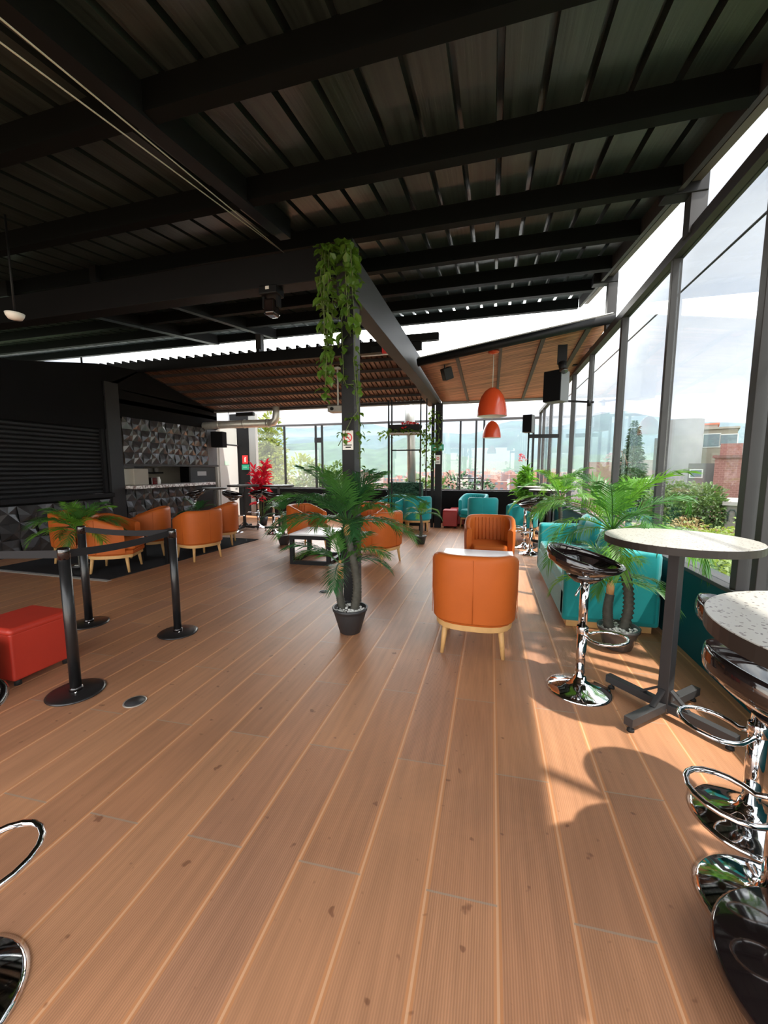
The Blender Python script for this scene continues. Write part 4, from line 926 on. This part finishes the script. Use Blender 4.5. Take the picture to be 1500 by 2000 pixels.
def hit(px,py,D,pm):
    def ry(q,w_): 
        v=Vector((q-CXp,CYp-w_,F)); return Vector((v.dot(Xc),v.dot(Yc),v.dot(Zc)))
    m_=ry(pm,py); n=Vector((m_.x,m_.y)).normalized(); d=ry(px,py); k=D/(d.x*n.x+d.y*n.y); return Vector((d.x*k,d.y*k,H+d.z*k)),n
# trees
def tree(name,label,x,y,z0,h,rx,rz_c,nl,m,L,seed,cat='tree',group=None,cone=False):
    t=thing(name,label,cat,(x,y,z0),0,group); rnd=random.Random(seed)
    mb=MB(); mb.tube([(0,0,0),(rx*.05,0,h*.5),(0,0,h*.85)],[h*.03,h*.022,h*.01],8)
    for k in range(6):
        a=rnd.uniform(0,2*PI); q=rnd.uniform(.4,.8); mb.tube([(0,0,h*rnd.uniform(.3,.6)),(rx*q*math.cos(a),rx*q*math.sin(a),h*rnd.uniform(.6,.9))],[h*.012,h*.004],5)
    mb.build('trunk',mat('tree_bark',(.12,.08,.05),.9),t)
    blobs=[(rnd.uniform(-.6,.6)*rx,rnd.uniform(-.6,.6)*rx,h-rz_c+rnd.uniform(-.6,.6)*rz_c,rnd.uniform(.35,.55)) for _ in range(13)]
    mb=MB()
    for k in range(nl):
        if cone:
            f=rnd.random()**.7; lay=round(f*13)/13+rnd.uniform(-.035,.035); q=rx*(f if f<1 else 1)*rnd.uniform(.3,1); a=rnd.uniform(0,2*PI); p=(q*math.cos(a),q*math.sin(a),h*(1-lay*.85)-q*.12)
            d=(math.cos(a),math.sin(a),rnd.uniform(-.2,.3))
        else:
            b=rnd.choice(blobs); d=Vector((rnd.gauss(0,1),rnd.gauss(0,1),rnd.gauss(0,1))).normalized(); s_=rnd.uniform(.75,1.05)
            p=(b[0]+d.x*rx*b[3]*s_,b[1]+d.y*rx*b[3]*s_,b[2]+d.z*rz_c*b[3]*s_); d=d+Vector((rnd.uniform(-.6,.6),rnd.uniform(-.6,.6),rnd.uniform(-.5,.6)))
        leaf(mb,p,d,L*rnd.uniform(.6,1.3),L*.6,rnd)
    tag(mb.build('foliage',m,t),None,None); return t
TG1=mat('tree_leaf_yellow',(.17,.20,.05),.6,noise=.5,nscale=1.5,trans=.3); TG2=mat('tree_leaf_green',(.08,.13,.04),.6,noise=.5,nscale=1.5,trans=.2); TG3=mat('tree_leaf_dark',(.05,.10,.045),.7,noise=.5,nscale=1.5)
tree('leafy_tree','yellow green tree just outside the far left window',-13.3,24,-9,11.6,2.9,4.2,5200,TG1,.34,1,group='trees outside the far window')
tree('leafy_tree','slender yellow green tree at the left edge of the far window',-15.6,25,-9,14.4,1.3,4.0,2200,TG1,.34,2,group='trees outside the far window')
tree('leafy_tree','darker green tree right of the yellow green one',-10.6,23.5,-9,11.0,1.6,3.2,3000,TG2,.32,3,group='trees outside the far window')
tree('leafy_tree','low green tree behind the central palm, outside the window',-4.3,24,-9,10.0,2.0,2.2,2500,TG2,.32,4,group='trees outside the far window')
tree('leafy_tree','low grey green tree outside the window beside the pink blossom',-1.2,26,-9,9.9,2.4,2.4,2800,TG3,.3,5,group='trees outside the far window')
tree('leafy_tree','round green tree in front of the grey and brick buildings',*hit(1352,960,38,1352)[0].xy,-9,9.6,2.9,3.6,7500,TG2,.34,6,group='trees outside the right glass')
tree('pine_tree','tall conical pine tree left of the grey round tower',*hit(1237,880,80,1237)[0].xy,-9,18.0,3.6,6,4200,TG3,.7,7,cone=True)
tree('leafy_tree','reddish brown shrub below the round green tree',*hit(1390,1015,31,1390)[0].xy,-9,7.2,2.3,1.1,1800,mat('tree_leaf_rust',(.22,.16,.06),.7,noise=.5,nscale=2),.28,9,group='trees outside the right glass')
# hedge below the right glass
t=thing('garden_hedge','sunlit yellow green creeper hedge outside the right parapet','hedge',(4.0,6.0,0)); rnd=random.Random(5)
MB().box(-.6,-5.5,-2.5,1.9,5.2,-.15).build('hedge_mass',TG2,t,bevel=.2); mb=MB()
for k in range(16000):
    p=(rnd.uniform(-.7,2.0),rnd.uniform(-5.6,5.3),-.15+rnd.gauss(0,.13)); a=rnd.uniform(0,2*PI); leaf(mb,p,(math.cos(a),math.sin(a),rnd.uniform(-.3,1)),.11,.07,rnd)
tag(mb.build('foliage',mat('hedge_leaf',(.15,.20,.04),.55,noise=.6,nscale=4,trans=.3),t),None,None,kind='stuff')
# buildings seen through the right glass (from direction rays, placed at true distance)
def at(px,py,y):
    r=Vector(((px-CXp),(CYp-py),F)); d=Vector((r.dot(Xc),r.dot(Yc),r.dot(Zc))); k=y/d.y; return (d.x*k,y,H+d.z*k)
def bld(name,label,px0,px1,py0,D,m,d=8,wins=(),roof=None,zb=GZ,wm=None):
    pm=(px0+px1)/2; a,n=hit(px0,py0,D,pm); b,_=hit(px1,py0,D,pm); z=(a.z+b.z)/2
    t=thing(name,label,'building',(a.x,a.y,zb),-math.atan2(n.x,n.y)); W=(b-a).xy.length; Hh=z-zb
    MB().box(0,0,0,W,d,Hh).build('wall',m,t)
    if roof: MB().box(-.2,-.2,Hh,W+.2,d+.2,Hh+.25).build('roof_edge',roof,t)
    for (u,v,ww,wh) in wins:
        f=MB().box(u*W-ww/2,-.06,v-zb-wh/2,u*W+ww/2,.02,v-zb+wh/2).build('window',mat('bld_window_frame',(.55,.55,.52),.6),t); MB().box(u*W-ww/2+.12,-.08,v-zb-wh/2+.12,u*W+ww/2-.12,-.05,v-zb+wh/2-.12).build('pane',mat('bld_pane',(.10,.14,.16),.2),f)
    return t,W,Hh
CONC=mat('rough_concrete',(.12,.12,.12),.85,noise=.25,nscale=.8); CRM=mat('cream_render',(.24,.215,.165),.8,noise=.1,nscale=.5)
def brickm(name,c,sc=1.2):
    m=bpy.data.materials.new(name); m.use_nodes=True; nt=m.node_tree; b=nt.nodes['Principled BSDF']; t=N(nt,'ShaderNodeTexCoord'); br=N(nt,'ShaderNodeTexBrick'); br.inputs['Scale'].default_value=sc
    mp_=N(nt,'ShaderNodeMapping'); mp_.inputs['Rotation'].default_value=(R(90),0,0); nt.links.new(t.outputs['Object'],mp_.inputs[0]); nt.links.new(mp_.outputs[0],br.inputs[0])
    br.inputs[1].default_value=(*c,1); br.inputs[2].default_value=(c[0]*.85,c[1]*.8,c[2]*.8,1); br.inputs[3].default_value=(c[0]*1.15,c[1]*1.3,c[2]*1.3,1); br.inputs['Mortar Size'].default_value=.03
    nt.links.new(br.outputs[0],b.inputs['Base Color']); b.inputs['Roughness'].default_value=.85; return m
BRK=brickm('pink_brick',(.22,.10,.085))
c,n_=hit(1335,821,66,1335); t=thing('round_tower','round grey concrete tower rising behind the green tree','building',(c[0],c[1],GZ),-math.atan2(n_.x,n_.y)); MB().lathe([(0,c[2]-GZ),(2.2,c[2]-GZ),(2.2,0)],n=40,smooth=True).build('wall',CONC,t); MB().box(-3.0,0,0,-1.6,3,c[2]-GZ-2.2).build('side_block',CONC,t)
zc=hit(1400,860,70,1400)[0].z
bld('apartment_house','cream rendered house with two windows beside the grey round tower',1362,1442,838,70,CRM,9,[(.38,zc,1.9,1.9),(.80,zc,1.9,1.6)],mat('cream_cap',(.3,.27,.22),.8))
bld('apartment_house','grey plaster block between the round tower and the cream house',1342,1368,838,66,CONC,4)
bld('rooftop_hut','red roofed penthouse on top of the cream house',1372,1402,830,74,mat('hut_white',(.3,.25,.22),.8),4,(),mat('roof_red',(.4,.14,.09),.8))
bld('brick_house','pink brick upper block in front of the cream house',1408,1452,866,60,BRK,6)
bld('brick_house','large blank pink brick wall at the right edge',1397,1640,893,50,BRK,10,(),mat('brick_cap',(.15,.07,.06),.8))
bld('brick_house','low grey building below the cream house',1345,1400,905,56,mat('low_grey',(.13,.12,.115),.8),5,[(.3,hit(1370,925,56,1370)[0].z,1.2,1.0)])
bld('town_house','pale low house left of the round tower',1240,1285,898,90,mat('pale_house',(.3,.27,.25),.8),6,[(.3,-1.5,1.2,1.2),(.7,-1.5,1.2,1.2)])
bld('town_house','low row of pink roofs behind the bright palm',1150,1300,902,110,mat('pink_roofs',(.27,.16,.14),.8),8)
t,W,Hh=bld('market_shed','low building with arched grey front and flat roof at right',1418,1560,990,36,mat('shed_wall',(.15,.12,.11),.8),5,(),mat('shed_roof',(.28,.25,.23),.8))
for k in range(7):
    u=.35+k*.55; MB().tube([(u-.2,-.05,Hh-1.1),(u-.2,-.05,Hh-.5),(u-.1,-.05,Hh-.3),(u+.1,-.05,Hh-.3),(u+.2,-.05,Hh-.5),(u+.2,-.05,Hh-1.1)],.04,6).build('arch',GREY,t)
